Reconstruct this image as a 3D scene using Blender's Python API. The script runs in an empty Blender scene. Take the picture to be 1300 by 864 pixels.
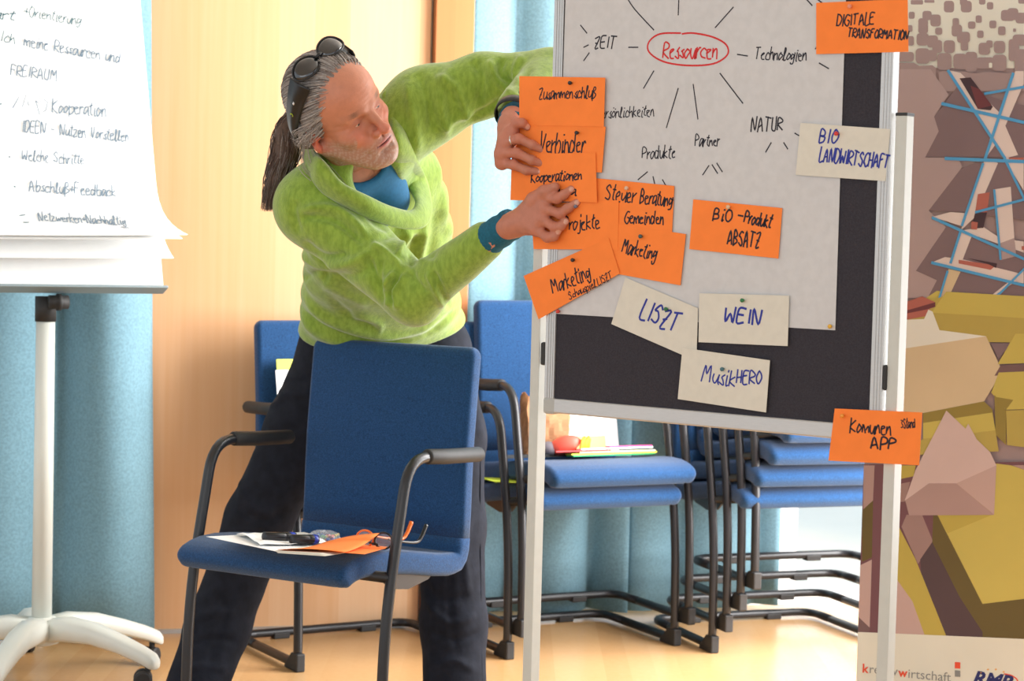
import bpy, bmesh, math, random
import numpy as np
from mathutils import Vector, Matrix
random.seed(7)
rng = np.random.default_rng(11)
SC = bpy.context.scene
COL = SC.collection
PI = math.pi
# ------------------------------------------------------------------ camera
FPX = 2600.0; CH = 1.21
PITCH = math.atan(142/2600); ROLL = math.radians(1.45)
_r = Vector((1,0,0)); _f = Vector((0,math.cos(PITCH),-math.sin(PITCH))); _u = Vector((0,math.sin(PITCH),math.cos(PITCH)))
CU = _u*math.cos(ROLL) - _r*math.sin(ROLL)
CR = _r*math.cos(ROLL) + _u*math.sin(ROLL)
CF = _f
CO = Vector((0,0,CH))
cam = bpy.data.cameras.new('camera'); cam.sensor_width = 36; cam.lens = FPX/1300*36
cam.clip_start = .05; cam.clip_end = 200
cam.dof.use_dof = True; cam.dof.focus_distance = 4.15; cam.dof.aperture_fstop = 7.0
camo = bpy.data.objects.new('camera', cam); COL.objects.link(camo)
m = Matrix.Identity(4)
for i in range(3):
    m[i][0] = CR[i]; m[i][1] = CU[i]; m[i][2] = -CF[i]; m[i][3] = CO[i]
camo.matrix_world = m
SC.camera = camo
# ------------------------------------------------------------------ world, lights, exposure
SC.view_settings.view_transform = 'Standard'; SC.view_settings.look = 'None'
SC.view_settings.gamma = 1; SC.view_settings.use_curve_mapping = False
SC.view_settings.exposure = 0.35
w = bpy.data.worlds.new('sky'); SC.world = w; w.use_nodes = True
bgn = w.node_tree.nodes['Background']; bgn.inputs[0].default_value = (.86,.93,1,1); bgn.inputs[1].default_value = 1.0
def area(name, loc, target, sx, sy, power, col=(1,1,1)):
    l = bpy.data.lights.new(name,'AREA'); l.shape='RECTANGLE'; l.size=sx; l.size_y=sy; l.energy=power; l.color=col
    o = bpy.data.objects.new(name,l); COL.objects.link(o); o.location=loc
    o.rotation_euler = (Vector(target)-Vector(loc)).to_track_quat('-Z','Y').to_euler()
    return o
area('daylight_right_window', (1.85,5.35,1.45), (-.8,5.6,.9), 1.5, 2.2, 175, (1,.98,.97))
area('front_fill', (-2.2,-.8,2.6), (.2,4.5,.9), 3.2, 1.6, 30, (1,1,1))  # added fill lamp behind the camera, no window there
# ------------------------------------------------------------------ projection helpers
def P(px,py,d):
    return CO + CR*((px-650)/FPX*d) + CU*(-(py-432)/FPX*d) + CF*d
def ray(px,py):
    return (CR*((px-650)/FPX) + CU*(-(py-432)/FPX) + CF)
def onz(px,py,z=0.0):
    r = ray(px,py); return CO + r*((z-CO.z)/r.z)
def onplane(px,py,o,n):
    r = ray(px,py); return CO + r*((o-CO).dot(n)/r.dot(n))
def C2W(x,y,z):   # camera axes (right, up, toward viewer) to world direction
    return CR*x + CU*y - CF*z
# ------------------------------------------------------------------ materials
def s2l(c):
    return tuple(((v/255)/12.92 if v/255<=.04045 else ((v/255+.055)/1.055)**2.4) for v in c)
MATS = {}
def mat(name, rgb, rough=.6, metal=0, var=.0, scale=40, bump=0, bscale=200, spec=.5, trans=0, sheen=0, stretch=None, rgb2=None, vcol=False, coat=0, alpha=None):
    if name in MATS: return MATS[name]
    m = bpy.data.materials.new(name); m.use_nodes = True; nt = m.node_tree; N = nt.nodes; L = nt.links
    b = N['Principled BSDF']; c = s2l(rgb)
    b.inputs['Roughness'].default_value = rough; b.inputs['Metallic'].default_value = metal
    b.inputs['Specular IOR Level'].default_value = spec
    b.inputs['Coat Weight'].default_value = coat
    if sheen: b.inputs['Sheen Weight'].default_value = sheen; b.inputs['Sheen Roughness'].default_value=.5
    tc = N.new('ShaderNodeTexCoord'); mp = N.new('ShaderNodeMapping'); L.new(tc.outputs['Object'], mp.inputs[0])
    if stretch: mp.inputs['Scale'].default_value = stretch
    nz = N.new('ShaderNodeTexNoise'); nz.inputs['Scale'].default_value = scale; nz.inputs['Detail'].default_value = 4
    L.new(mp.outputs[0], nz.inputs['Vector'])
    if vcol:
        at = N.new('ShaderNodeAttribute'); at.attribute_name = 'Col'; src = at.outputs['Color']
    else: src = None
    mx = N.new('ShaderNodeMix'); mx.data_type='RGBA'
    c2 = s2l(rgb2) if rgb2 else tuple(v*(1-var) for v in c)
    if src is None:
        mx.inputs['A'].default_value = (*c2,1); mx.inputs['B'].default_value = (*[min(1,v*(1+var)) for v in c],1) if not rgb2 else (*c,1)
        ramp = N.new('ShaderNodeMapRange'); ramp.inputs[1].default_value=.35; ramp.inputs[2].default_value=.65
        L.new(nz.outputs['Fac'], ramp.inputs[0]); L.new(ramp.outputs[0], mx.inputs['Factor'])
    else:
        mx.blend_type='MULTIPLY'; mx.inputs['Factor'].default_value = 1
        ramp = N.new('ShaderNodeMapRange'); ramp.inputs[1].default_value=.3; ramp.inputs[2].default_value=.7
        ramp.inputs[3].default_value=1-var; ramp.inputs[4].default_value=1+var
        L.new(nz.outputs['Fac'], ramp.inputs[0]); L.new(src, mx.inputs['A']); L.new(ramp.outputs[0], mx.inputs['B'])
    L.new(mx.outputs['Result'], b.inputs['Base Color'])
    if bump:
        n2 = N.new('ShaderNodeTexNoise'); n2.inputs['Scale'].default_value=bscale; n2.inputs['Detail'].default_value=3
        L.new(mp.outputs[0], n2.inputs['Vector'])
        bp_ = N.new('ShaderNodeBump'); bp_.inputs['Strength'].default_value=bump; bp_.inputs['Distance'].default_value=.002
        L.new(n2.outputs['Fac'], bp_.inputs['Height']); L.new(bp_.outputs[0], b.inputs['Normal'])
    if trans:
        tr = N.new('ShaderNodeBsdfTranslucent'); L.new(mx.outputs['Result'], tr.inputs[0])
        ms = N.new('ShaderNodeMixShader'); ms.inputs[0].default_value = trans
        L.new(b.outputs[0], ms.inputs[1]); L.new(tr.outputs[0], ms.inputs[2]); L.new(ms.outputs[0], N['Material Output'].inputs[0])
    if alpha is not None: b.inputs['Alpha'].default_value = alpha
    MATS[name] = m; return m
def wood_mat(name, ca, cb, band=.105, rough=.35):
    m = bpy.data.materials.new(name); m.use_nodes=True; nt=m.node_tree; N=nt.nodes; L=nt.links; b=N['Principled BSDF']
    b.inputs['Roughness'].default_value=rough; b.inputs['Specular IOR Level'].default_value=.5
    tc=N.new('ShaderNodeTexCoord')
    sep=N.new('ShaderNodeSeparateXYZ'); L.new(tc.outputs['Object'],sep.inputs[0])
    dv=N.new('ShaderNodeMath'); dv.operation='DIVIDE'; dv.inputs[1].default_value=band; L.new(sep.outputs['X'],dv.inputs[0])
    fl=N.new('ShaderNodeMath'); fl.operation='FLOOR'; L.new(dv.outputs[0],fl.inputs[0])
    wn=N.new('ShaderNodeTexWhiteNoise'); wn.noise_dimensions='1D'; L.new(fl.outputs[0],wn.inputs['W'])
    mp=N.new('ShaderNodeMapping'); mp.inputs['Scale'].default_value=(38,38,1.2); L.new(tc.outputs['Object'],mp.inputs[0])
    nz=N.new('ShaderNodeTexNoise'); nz.inputs['Scale'].default_value=1.5; nz.inputs['Detail'].default_value=5; L.new(mp.outputs[0],nz.inputs['Vector'])
    ad=N.new('ShaderNodeMath'); ad.operation='MULTIPLY_ADD'; ad.inputs[1].default_value=.5; L.new(wn.outputs['Value'],ad.inputs[0])
    ms=N.new('ShaderNodeMath'); ms.operation='MULTIPLY'; ms.inputs[1].default_value=.55; L.new(nz.outputs['Fac'],ms.inputs[0]); L.new(ms.outputs[0],ad.inputs[2])
    mx=N.new('ShaderNodeMix'); mx.data_type='RGBA'; mx.inputs['A'].default_value=(*s2l(ca),1); mx.inputs['B'].default_value=(*s2l(cb),1)
    L.new(ad.outputs[0],mx.inputs['Factor']); L.new(mx.outputs['Result'],b.inputs['Base Color'])
    MATS[name]=m; return m
M_wood = wood_mat('beech_veneer',(221,166,116),(236,197,158))
M_wood_shade = wood_mat('shaded_veneer',(186,118,72),(204,136,86))  # beech toned darker: shade on the wall return is put into the colour
M_floor = wood_mat('beech_parquet',(204,156,102),(218,176,124),band=.07,rough=.22)
M_white = mat('white_wall',(232,230,224),.8,var=.02,scale=3)
M_curt = mat('curtain_fabric',(124,164,180),.9,var=.12,scale=150,bump=.3,bscale=400,trans=.09,stretch=(1,1,1))
M_blue = mat('blue_fabric',(31,70,114),.95,var=.28,scale=330,bump=.5,bscale=500,sheen=.22,spec=.2)
M_black = mat('black_steel',(34,35,38),.35,var=.05,spec=.5)
M_rub = mat('black_rubber',(42,42,42),.6,var=.1)
M_alu = mat('brushed_aluminium',(196,196,194),.38,metal=.55,var=.04,scale=60,stretch=(1,1,20))
M_post = mat('painted_post',(200,202,194),.45,var=.02)
M_whiteplastic = mat('white_plastic',(222,226,218),.35,var=.02,scale=8)
M_board = mat('charcoal_felt',(58,56,62),.95,var=.12,scale=300,bump=.3,bscale=600,spec=.2)
M_kraft = mat('grey_paper',(204,204,204),.85,var=.03,scale=60,bump=.05)
M_orange = mat('orange_card',(252,134,54),.8,var=.03,scale=30)
M_cream = mat('cream_card',(216,212,198),.8,var=.025,scale=60)
M_paper = mat('white_paper',(244,246,246),.8,var=.01)
M_ink = mat('black_ink',(28,26,40),.7)
M_inkg = mat('faded_ink',(104,124,140),.7)
M_inkt = mat('teal_ink',(50,96,108),.7)
M_blueink = mat('blue_ink',(38,52,150),.7)
M_redink = mat('red_ink',(208,40,42),.7)
M_sweat = mat('green_fleece',(146,176,70),.95,rgb2=(124,154,56),scale=110,bump=.6,bscale=420,sheen=.5,spec=.15,stretch=(1,1,.45))
M_teal = mat('teal_knit',(14,92,116),.85,var=.15,scale=200,bump=.4,bscale=400)
M_shirt = mat('blue_shirt',(30,98,140),.9,var=.08,scale=120)
M_trou = mat('dark_trousers',(30,33,42),.9,var=.2,scale=35,bump=.5,bscale=60,spec=.2)
M_skin = mat('skin',(200,140,115),.5,var=.06,scale=70,bump=.25,bscale=260,vcol=True)
M_hair = mat('hair',(90,70,60),.5,var=.2,scale=200,vcol=True,spec=.4)
M_eye = mat('eye_white',(205,196,188),.2)
M_iris = mat('iris',(60,62,60),.2)
M_lens = mat('dark_lens',(24,26,28),.08,spec=.8,coat=.5)
M_matteblack = mat('matte_black_plastic',(24,26,28),.35)
M_silver = mat('silver',(210,208,205),.2,metal=1)
M_shoe = mat('dark_shoe',(35,32,30),.6)
# ------------------------------------------------------------------ mesh helpers
def wl(o):
    v = Vector((0,0,0))
    while o is not None:
        v += o.location; o = o.parent
    return v
def tag(o,label=None,cat=None,group=None,kind=None):
    if label: o['label']=label
    if cat: o['category']=cat
    if group: o['group']=group
    if kind: o['kind']=kind
    return o
def empty(name,loc,rz=0,label=None,cat=None,group=None):
    o = bpy.data.objects.new(name,None); COL.objects.link(o); o.location=loc; o.rotation_euler=(0,0,rz); o.empty_display_size=.1
    return tag(o,label,cat,group)
class MB:
    def __init__(s): s.v=[]; s.f=[]; s.m=[]; s.cm=0; s.c=None
    def add(s,vs,fs):
        b=len(s.v); s.v += [Vector(x) for x in vs]
        for f in fs: s.f.append([b+i for i in f]); s.m.append(s.cm)
        return b
    def box(s,c,sz,R=None):
        hx,hy,hz=[k/2 for k in sz]; c=Vector(c)
        vs=[Vector((x,y,z)) for x in(-hx,hx) for y in(-hy,hy) for z in(-hz,hz)]
        if R is not None: vs=[R@v for v in vs]
        s.add([c+v for v in vs],[(0,1,3,2),(4,6,7,5),(0,4,5,1),(2,3,7,6),(0,2,6,4),(1,5,7,3)])
    def prism(s,poly,off):   # closed polygon (list of Vector) extruded by off
        n=len(poly); off=Vector(off)
        s.add(list(poly)+[p+off for p in poly],[list(range(n))[::-1],list(range(n,2*n))]+[(i,(i+1)%n,n+(i+1)%n,n+i) for i in range(n)])
    def tube(s,pts,r,n=10,cap=True,flat=1.0,up=None):
        pts=[Vector(p) for p in pts]; k=len(pts); rs=r if hasattr(r,'__len__') else [r]*k
        t=[(pts[min(i+1,k-1)]-pts[max(i-1,0)]).normalized() for i in range(k)]
        a=Vector(up) if up is not None else (Vector((0,0,1)) if abs(t[0].z)<.9 else Vector((1,0,0)))
        nrm=(a-t[0]*a.dot(t[0])).normalized(); vs=[]
        for i in range(k):
            nrm=(nrm-t[i]*nrm.dot(t[i])).normalized(); bi=t[i].cross(nrm)
            for j in range(n):
                q=2*PI*j/n; vs.append(pts[i]+(nrm*math.cos(q)*flat+bi*math.sin(q))*rs[i])
        fs=[(i*n+j,i*n+(j+1)%n,(i+1)*n+(j+1)%n,(i+1)*n+j) for i in range(k-1) for j in range(n)]
        if cap: fs+= [list(range(n))[::-1],[(k-1)*n+j for j in range(n)]]
        s.add(vs,fs)
    def ell(s,c,r,R=None,nu=16,nv=10):
        vs=[];c=Vector(c)
        for i in range(nv+1):
            th=PI*i/nv
            for j in range(nu):
                ph=2*PI*j/nu; v=Vector((r[0]*math.sin(th)*math.cos(ph),r[1]*math.sin(th)*math.sin(ph),r[2]*math.cos(th)))
                vs.append(c+((R@v) if R is not None else v))
        s.add(vs,[(i*nu+j,(i+1)*nu+j,(i+1)*nu+(j+1)%nu,i*nu+(j+1)%nu) for i in range(nv) for j in range(nu)])
    def grid(s,rows):
        nr=len(rows);nc=len(rows[0])
        s.add([p for r in rows for p in r],[(i*nc+j,i*nc+j+1,(i+1)*nc+j+1,(i+1)*nc+j) for i in range(nr-1) for j in range(nc-1)])
    def build(s,name,mats,parent=None,smooth=False,world=False,bevel=0,solid=0,sub=0,origin=None,soff=0):
        me=bpy.data.meshes.new(name)
        off=Vector((0,0,0))
        if parent is not None and world: off=wl(parent)
        elif parent is None:
            if origin is None:
                xs=[v.x for v in s.v]; ys=[v.y for v in s.v]; zs=[v.z for v in s.v]
                off=Vector(((min(xs)+max(xs))/2,(min(ys)+max(ys))/2,min(zs)))
            else: off=Vector(origin)
        me.from_pydata([tuple(v-off) for v in s.v],[],s.f)
        if not isinstance(mats,(list,tuple)): mats=[mats]
        for mm in mats: me.materials.append(mm)
        if len(mats)>1: me.polygons.foreach_set('material_index',s.m)
        bm=bmesh.new(); bm.from_mesh(me); bmesh.ops.remove_doubles(bm,verts=bm.verts,dist=1e-6); bmesh.ops.recalc_face_normals(bm,faces=bm.faces); bm.to_mesh(me); bm.free()
        if s.c is not None: pass
        if smooth: me.polygons.foreach_set('use_smooth',[True]*len(me.polygons))
        me.update()
        o=bpy.data.objects.new(name,me); COL.objects.link(o)
        if parent is not None: o.parent=parent
        else: o.location=off
        if solid:
            q=o.modifiers.new('solid','SOLIDIFY'); q.thickness=solid; q.offset=soff
        if bevel:
            q=o.modifiers.new('bevel','BEVEL'); q.width=bevel; q.segments=2; q.limit_method='ANGLE'; q.angle_limit=.7
        if sub:
            q=o.modifiers.new('sub','SUBSURF'); q.levels=sub; q.render_levels=sub
        return o
def cr(pts,n=6,closed=False):
    pts=[Vector(p) for p in pts]; out=[]; k=len(pts)
    rg=range(k if closed else k-1)
    for i in rg:
        if closed: p0,p1,p2,p3=pts[(i-1)%k],pts[i],pts[(i+1)%k],pts[(i+2)%k]
        else: p0,p1,p2,p3=pts[max(i-1,0)],pts[i],pts[i+1],pts[min(i+2,k-1)]
        for j in range(n):
            t=j/n; out.append(.5*((2*p1)+(p2-p0)*t+(2*p0-5*p1+4*p2-p3)*t*t+(3*p1-p0-3*p2+p3)*t**3))
    if not closed: out.append(pts[-1])
    return out
def fillet(pts,r,n=6):
    pts=[Vector(p) for p in pts]; out=[pts[0]]
    for i in range(1,len(pts)-1):
        a,b,c=pts[i-1],pts[i],pts[i+1]; rr=r[i-1] if hasattr(r,'__len__') else r
        d1=(a-b).normalized(); d2=(c-b).normalized(); rr=min(rr,(a-b).length*.49,(c-b).length*.49)
        s=b+d1*rr; e=b+d2*rr
        for j in range(n+1):
            t=j/n; out.append(s*(1-t)**2+b*2*t*(1-t)+e*t*t)
    out.append(pts[-1]); return out
def copy_tree(o,parent=None):
    c=o.copy(); COL.objects.link(c)
    if parent is not None: c.parent=parent
    for ch in list(o.children): copy_tree(ch,c)
    return c
# ------------------------------------------------------------------ implicit surfaces
class SDF:
    def __init__(s,vox): s.vox=vox; s.ops=[]
    def cone(s,a,b,ra,rb=None,k=.01,op='u',flat=None):
        rb=ra if rb is None else rb; a=Vector(a);b=Vector(b); R=max(ra,rb)
        lo=np.minimum(a,b)-R; hi=np.maximum(a,b)+R
        def f(X,Y,Z):
            ba=b-a; L=max(ba.dot(ba),1e-12)
            px,py,pz=X-a.x,Y-a.y,Z-a.z
            t=np.clip((px*ba.x+py*ba.y+pz*ba.z)/L,0,1)
            return np.sqrt((px-t*ba.x)**2+(py-t*ba.y)**2+(pz-t*ba.z)**2)-(ra+(rb-ra)*t)
        s.ops.append((op,f,lo,hi,k)); return s
    def chain(s,pts,rs,k=.01,op='u'):
        for i in range(len(pts)-1): s.cone(pts[i],pts[i+1],rs[i],rs[i+1],k,op)
    def ell(s,c,r,ax=None,k=.01,op='u'):
        c=Vector(c); A=np.array(ax if ax is not None else [(1,0,0),(0,1,0),(0,0,1)],dtype=np.float64)
        r_=np.array(r); ext=np.sqrt(((A*r_[:,None])**2).sum(0))
        lo=np.array(c)-ext; hi=np.array(c)+ext
        def f(X,Y,Z):
            px,py,pz=X-c.x,Y-c.y,Z-c.z; k0=0;k1=0
            for i in range(3):
                q=px*A[i,0]+py*A[i,1]+pz*A[i,2]; k0=k0+(q/r_[i])**2; k1=k1+(q/r_[i]**2)**2
            k0=np.sqrt(k0); k1=np.sqrt(k1)+1e-9
            return np.where(k0<.05,-min(r_),k0*(k0-1)/k1)
        s.ops.append((op,f,lo,hi,k)); return s
    def plane(s,o,n,k=.005):   # cut away the side the normal points to
        o=Vector(o); n=Vector(n).normalized()
        def f(X,Y,Z): return (X-o.x)*n.x+(Y-o.y)*n.y+(Z-o.z)*n.z
        s.ops.append(('i',f,None,None,k)); return s
    def mesh(s):
        lo=np.min([o[2] for o in s.ops if o[0]=='u'],axis=0)-4*s.vox-.01; hi=np.max([o[3] for o in s.ops if o[0]=='u'],axis=0)+4*s.vox+.01
        n=np.ceil((hi-lo)/s.vox).astype(int)+1
        ax=[(lo[i]+s.vox*np.arange(n[i])).astype(np.float32) for i in range(3)]
        D=np.full(n,1.0,np.float32)
        for op,f,l,h,k in s.ops:
            if l is None: sl=(slice(None),)*3
            else:
                mg=k+3*s.vox
                i0=np.clip(np.floor((l-mg-lo)/s.vox).astype(int),0,n); i1=np.clip(np.ceil((h+mg-lo)/s.vox).astype(int)+1,0,n)
                if (i1<=i0).any(): continue
                sl=tuple(slice(i0[j],i1[j]) for j in range(3))
            d=f(ax[0][sl[0]][:,None,None],ax[1][sl[1]][None,:,None],ax[2][sl[2]][None,None,:]).astype(np.float32)
            E=D[sl]
            if op=='u': hh=np.maximum(k-np.abs(E-d),0)/k; D[sl]=np.minimum(E,d)-hh*hh*k*.25
            elif op=='s': hh=np.maximum(k-np.abs(E+d),0)/k; D[sl]=np.maximum(E,-d)+hh*hh*k*.25
            else: hh=np.maximum(k-np.abs(E-d),0)/k; D[sl]=np.maximum(E,d)+hh*hh*k*.25
        I=D<0; v8=[I[a:n[0]-1+a,b:n[1]-1+b,c:n[2]-1+c] for a in(0,1) for b in(0,1) for c in(0,1)]
        sm=sum(x.astype(np.int8) for x in v8); mix=(sm>0)&(sm<8)
        idx=np.full(mix.shape,-1,np.int64); cells=np.argwhere(mix); idx[mix]=np.arange(len(cells))
        acc=np.zeros((len(cells),3)); cnt=np.zeros(len(cells))
        cor=[(a,b,c) for a in(0,1) for b in(0,1) for c in(0,1)]
        vals={q:D[cells[:,0]+q[0],cells[:,1]+q[1],cells[:,2]+q[2]] for q in cor}
        for q in cor:
            for a_ in range(3):
                if q[a_]==0:
                    q2=list(q); q2[a_]=1; q2=tuple(q2); A,B=vals[q],vals[q2]; cx=(A<0)!=(B<0)
                    t=np.where(cx,A/(A-B+1e-12),0)
                    for j in range(3):
                        acc[:,j]+=np.where(cx,q[j]+(t if j==a_ else 0),0)
                    cnt+=cx
        V=(cells+acc/cnt[:,None])*s.vox+lo
        F=[]
        for a_ in range(3):
            b_,c_=(a_+1)%3,(a_+2)%3
            s0=[slice(None)]*3; s1=[slice(None)]*3; s0[a_]=slice(0,-1); s1[a_]=slice(1,None)
            cr_=I[tuple(s0)]!=I[tuple(s1)]; e=np.argwhere(cr_)
            e=e[(e[:,b_]>0)&(e[:,c_]>0)&(e[:,b_]<n[b_]-1)&(e[:,c_]<n[c_]-1)]
            def g(db,dc):
                q=e.copy(); q[:,b_]+=db; q[:,c_]+=dc; return idx[q[:,0],q[:,1],q[:,2]]
            quad=np.stack([g(-1,-1),g(0,-1),g(0,0),g(-1,0)],1)
            ins=I[e[:,0],e[:,1],e[:,2]]; quad[~ins]=quad[~ins][:,::-1]; F.append(quad)
        F=np.concatenate(F); F=F[(F>=0).all(1)]
        # light smoothing
        return V,F
def smooth(V,F,it=2,w=.5):
    for _ in range(it):
        S=np.zeros_like(V); c=np.zeros(len(V))
        for i in range(4):
            a=F[:,i]; b=F[:,(i+1)%4]
            np.add.at(S,a,V[b]); np.add.at(S,b,V[a]); np.add.at(c,a,1); np.add.at(c,b,1)
        V=V*(1-w)+w*S/np.maximum(c,1)[:,None]
    return V
def npobj(name,V,F,m,parent,color=None):
    me=bpy.data.meshes.new(name); off=np.array(wl(parent)) if parent is not None else np.zeros(3)
    V=np.asarray(V)-off
    k=F.shape[1]
    me.vertices.add(len(V)); me.vertices.foreach_set('co',V.astype(np.float32).ravel())
    me.loops.add(F.size); me.loops.foreach_set('vertex_index',F.ravel().astype(np.int32))
    me.polygons.add(len(F)); me.polygons.foreach_set('loop_start',np.arange(0,F.size,k,dtype=np.int32)); 
    me.polygons.foreach_set('use_smooth',np.ones(len(F),bool))
    me.update(calc_edges=True); me.validate()
    if color is not None:
        a=me.color_attributes.new('Col','FLOAT_COLOR','POINT'); a.data.foreach_set('color',np.concatenate([color,np.ones((len(V),1))],1).astype(np.float32).ravel())
    me.materials.append(m)
    o=bpy.data.objects.new(name,me); COL.objects.link(o)
    if parent is not None: o.parent=parent
    return o
# ------------------------------------------------------------------ stroke lettering
G={}
def _g(ch,w,st): G[ch]=(w/7,[[((int(p[0])-0)/7,(int(p[1])-2)/7) for p in s.split()] for s in st.split(';')])
# x 0-9, y 0-9: baseline 2, x-height 6, cap 9, descender 0
_g('A',6,'02 29 52;14 45');_g('B',5,'02 09 38 36 06 35 44 33 02');_g('C',5,'58 39 17 04 13 32 53');_g('D',5,'02 09;09 39 56 44 22 02')
_g('E',5,'49 09 02 42;06 36');_g('F',5,'49 09 02;06 36');_g('G',5,'58 29 06 03 32 54 35');_g('H',5,'09 02;49 42;05 45');_g('I',2,'19 12')
_g('J',4,'39 33 12 03');_g('K',5,'09 02;48 05 52');_g('L',4,'09 02 42');_g('M',7,'02 19 35 59 62');_g('N',6,'02 09 42 59')
_g('O',5,'29 06 13 32 55 48 29');_g('P',5,'02 09 48 46 05');_g('R',5,'02 09 48 46 05 52');_g('S',5,'48 29 07 26 44 32 03');_g('T',6,'09 59;29 22')
_g('U',5,'09 03 32 44 49');_g('V',5,'09 22 49');_g('W',7,'09 12 36 52 69');_g('Z',5,'08 49 12 42;15 35')
_g('a',4,'46 16 03 12 45;46 42 52');_g('b',4,'09 02 32 45 26 05');_g('c',4,'45 26 04 12 42');_g('d',5,'45 16 03 22 44;49 42')
_g('e',4,'04 35 26 05 12 42');_g('f',3,'48 29 20;05 35');_g('g',4,'45 16 04 13 45;46 31 10 01');_g('h',4,'09 02;04 26 35 42')
_g('i',2,'16 12 22;18 18');_g('j',2,'26 21 00;28 29');_g('k',4,'09 02;36 04 42');_g('l',3,'02 28 19 12 32');_g('m',6,'06 02;04 16 32;34 56 62')
_g('n',4,'06 02;04 26 35 42');_g('o',4,'26 04 12 33 45 26');_g('p',4,'06 00;05 36 44 12 03');_g('r',3,'06 02;04 26 36');_g('s',3,'36 15 24 32 03')
_g('t',3,'29 13 32;07 37');_g('u',4,'06 03 22 45;46 42 52');_g('v',4,'06 22 46');_g('w',6,'06 12 35 42 66');_g('z',4,'06 36 02 42');_g('ß',4,'00 08 29 37 16 44 22 12')
_g('ö',4,'26 04 12 33 45 26;18 18;38 38');_g('3',4,'08 38 16 44 22 03');_g('-',4,'05 35');_g('.',2,'12 12');_g(' ',4,'');_g('+',4,'24 27;05 45')
_g('?',4,'08 39 25 23')
G[' ']=(4/7,[])
def ribbon(mb,pts,wd,N):
    k=len(pts)
    if k<2: return
    vs=[]
    for i in range(k):
        t=(pts[min(i+1,k-1)]-pts[max(i-1,0)])
        if t.length<1e-7: t=Vector((1,0,0))
        b=N.cross(t.normalized())*(wd/2); 
        if i==0: pts[i]=pts[i]-t.normalized()*wd*.3
        if i==k-1: pts[i]=pts[i]+t.normalized()*wd*.3
        vs+= [pts[i]-b,pts[i]+b]
    mb.add(vs,[(2*i,2*i+1,2*i+3,2*i+2) for i in range(k-1)])
class Surf:
    """a flat surface standing in the scene: origin o and normal n; px -> point on it"""
    def __init__(s,o,n,lift=0): s.o=Vector(o)+Vector(n)*lift; s.n=Vector(n)
    def at(s,px,py): return onplane(px,py,s.o,s.n)
def write(mb,surf,text,p0,p1,capx,wd=.0028,jit=.08,slant=.16):
    A=surf.at(*p0); B=surf.at(*p1); U=(B-A); L=U.length; U.normalize(); Vv=surf.n.cross(U)
    if Vv.z<0: Vv=-Vv
    q=surf.at(p0[0],p0[1]-capx); ch=(q-A).length
    tot=sum(G[c][0]+.14 for c in text)-.14; xs=L/tot; x=0
    for c in text:
        wdt,st=G[c]
        for s in st:
            pp=[Vector((x+a+random.uniform(-jit,jit)*.5+slant*b,b+random.uniform(-jit,jit),0)) for a,b in s]
            if len(pp)>=3: pp=cr(pp,4)
            w3=[A+U*(p.x*xs)+Vv*(p.y*ch) for p in pp]
            if len(w3)==2 and (w3[0]-w3[1]).length<.002: w3[1]=w3[0]+U*wd*.6
            ribbon(mb,w3,wd,surf.n)
        x+=wdt+.14
def line(mb,surf,pts,wd=.0025,smoothit=True):
    w3=[surf.at(*p) for p in pts]
    if len(w3)>2 and smoothit: w3=cr(w3,5)
    ribbon(mb,w3,wd,surf.n)
# ================================================================== SETTING
WA=math.atan(.266); WD=Vector((math.cos(WA),math.sin(WA),0)); WN=Vector((math.sin(WA),-math.cos(WA),0))   # wall direction, normal to the room
WO=onz(210,803); WO.z=0
def wt(px): # wall coordinate where pixel column px meets the wall (at the floor line)
    p=onplane(px,790,WO,WN); return (p-WO).dot(WD)
def wp(t,z,out=0): return WO+WD*t+Vector((0,0,z))+WN*out
RW=Matrix.Rotation(WA,3,'Z')
def wbox(mb,t0,t1,z0,z1,o0,o1):
    mb.box(wp((t0+t1)/2,(z0+z1)/2,(o0+o1)/2),(t1-t0,abs(o1-o0),z1-z0),RW)
fl_=[Vector((-5,-1.5,0)),Vector((6,-1.5,0)),Vector((6,8.1,0)),Vector((-5,5.2,0))]; b=MB(); b.prism(fl_,(0,0,-.05))
tag(b.build('floor',M_floor,origin=(0,0,0)),'light beech parquet floor',kind='structure')
b=MB(); b.box((0,3.2,2.95),(8,8.6,.1)); tag(b.build('ceiling',M_white),'white ceiling',kind='structure')
b=MB(); b.prism([Vector((-5,5.21,-.06)),Vector((6,8.11,-.06)),Vector((6,13,-.06)),Vector((-5,13,-.06))],(0,0,-.05)); tag(b.build('terrace',mat('pale_terrace',(236,236,232),.8,var=.02,scale=5)),'pale terrace outside the windows',kind='structure')
T_jo=wt(531); T_p=wt(582); TL0,TL1=-2.6,-.35; TR1=3.2
# back wall: solid wood part, window openings left and right
M_core=mat('wall_core',(200,190,175),.9,var=.02)
b=MB(); wbox(b,TL1,T_p,0,2.9,-.14,-.02)
wbox(b,TL0-1,TL0,0,2.9,-.14,-.02); wbox(b,TL0,TL1,2.6,2.9,-.14,-.02); wbox(b,T_p,TR1,2.6,2.9,-.14,-.02); wbox(b,T_p-.1,T_p,0,2.9,-.28,-.14); wbox(b,TR1,TR1+.6,0,2.9,-.14,-.02)
wall=tag(b.build('wall_back',M_core,origin=WO),'back wall clad in light beech veneer panels',kind='structure')
def wpanel(t0,t1,mt,out=.0,z1=2.9):
    q=MB(); c=wp((t0+t1)/2,0,0); h=(t1-t0)/2
    q.box((0,-(out-.02)/2-.0,z1/2),(2*h-.004,.02+out,z1))
    o=q.build('panel',mt,wall,bevel=.002); o.location=c-WO+WN*0; o.rotation_euler=(0,0,WA); return o
tt=wt(168); 
wpanel(TL1,wt(150)-.02,M_wood); wpanel(wt(150)-.016,T_jo,M_wood)
wpanel(T_jo+.004,T_p,M_wood_shade,out=.03)
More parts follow.
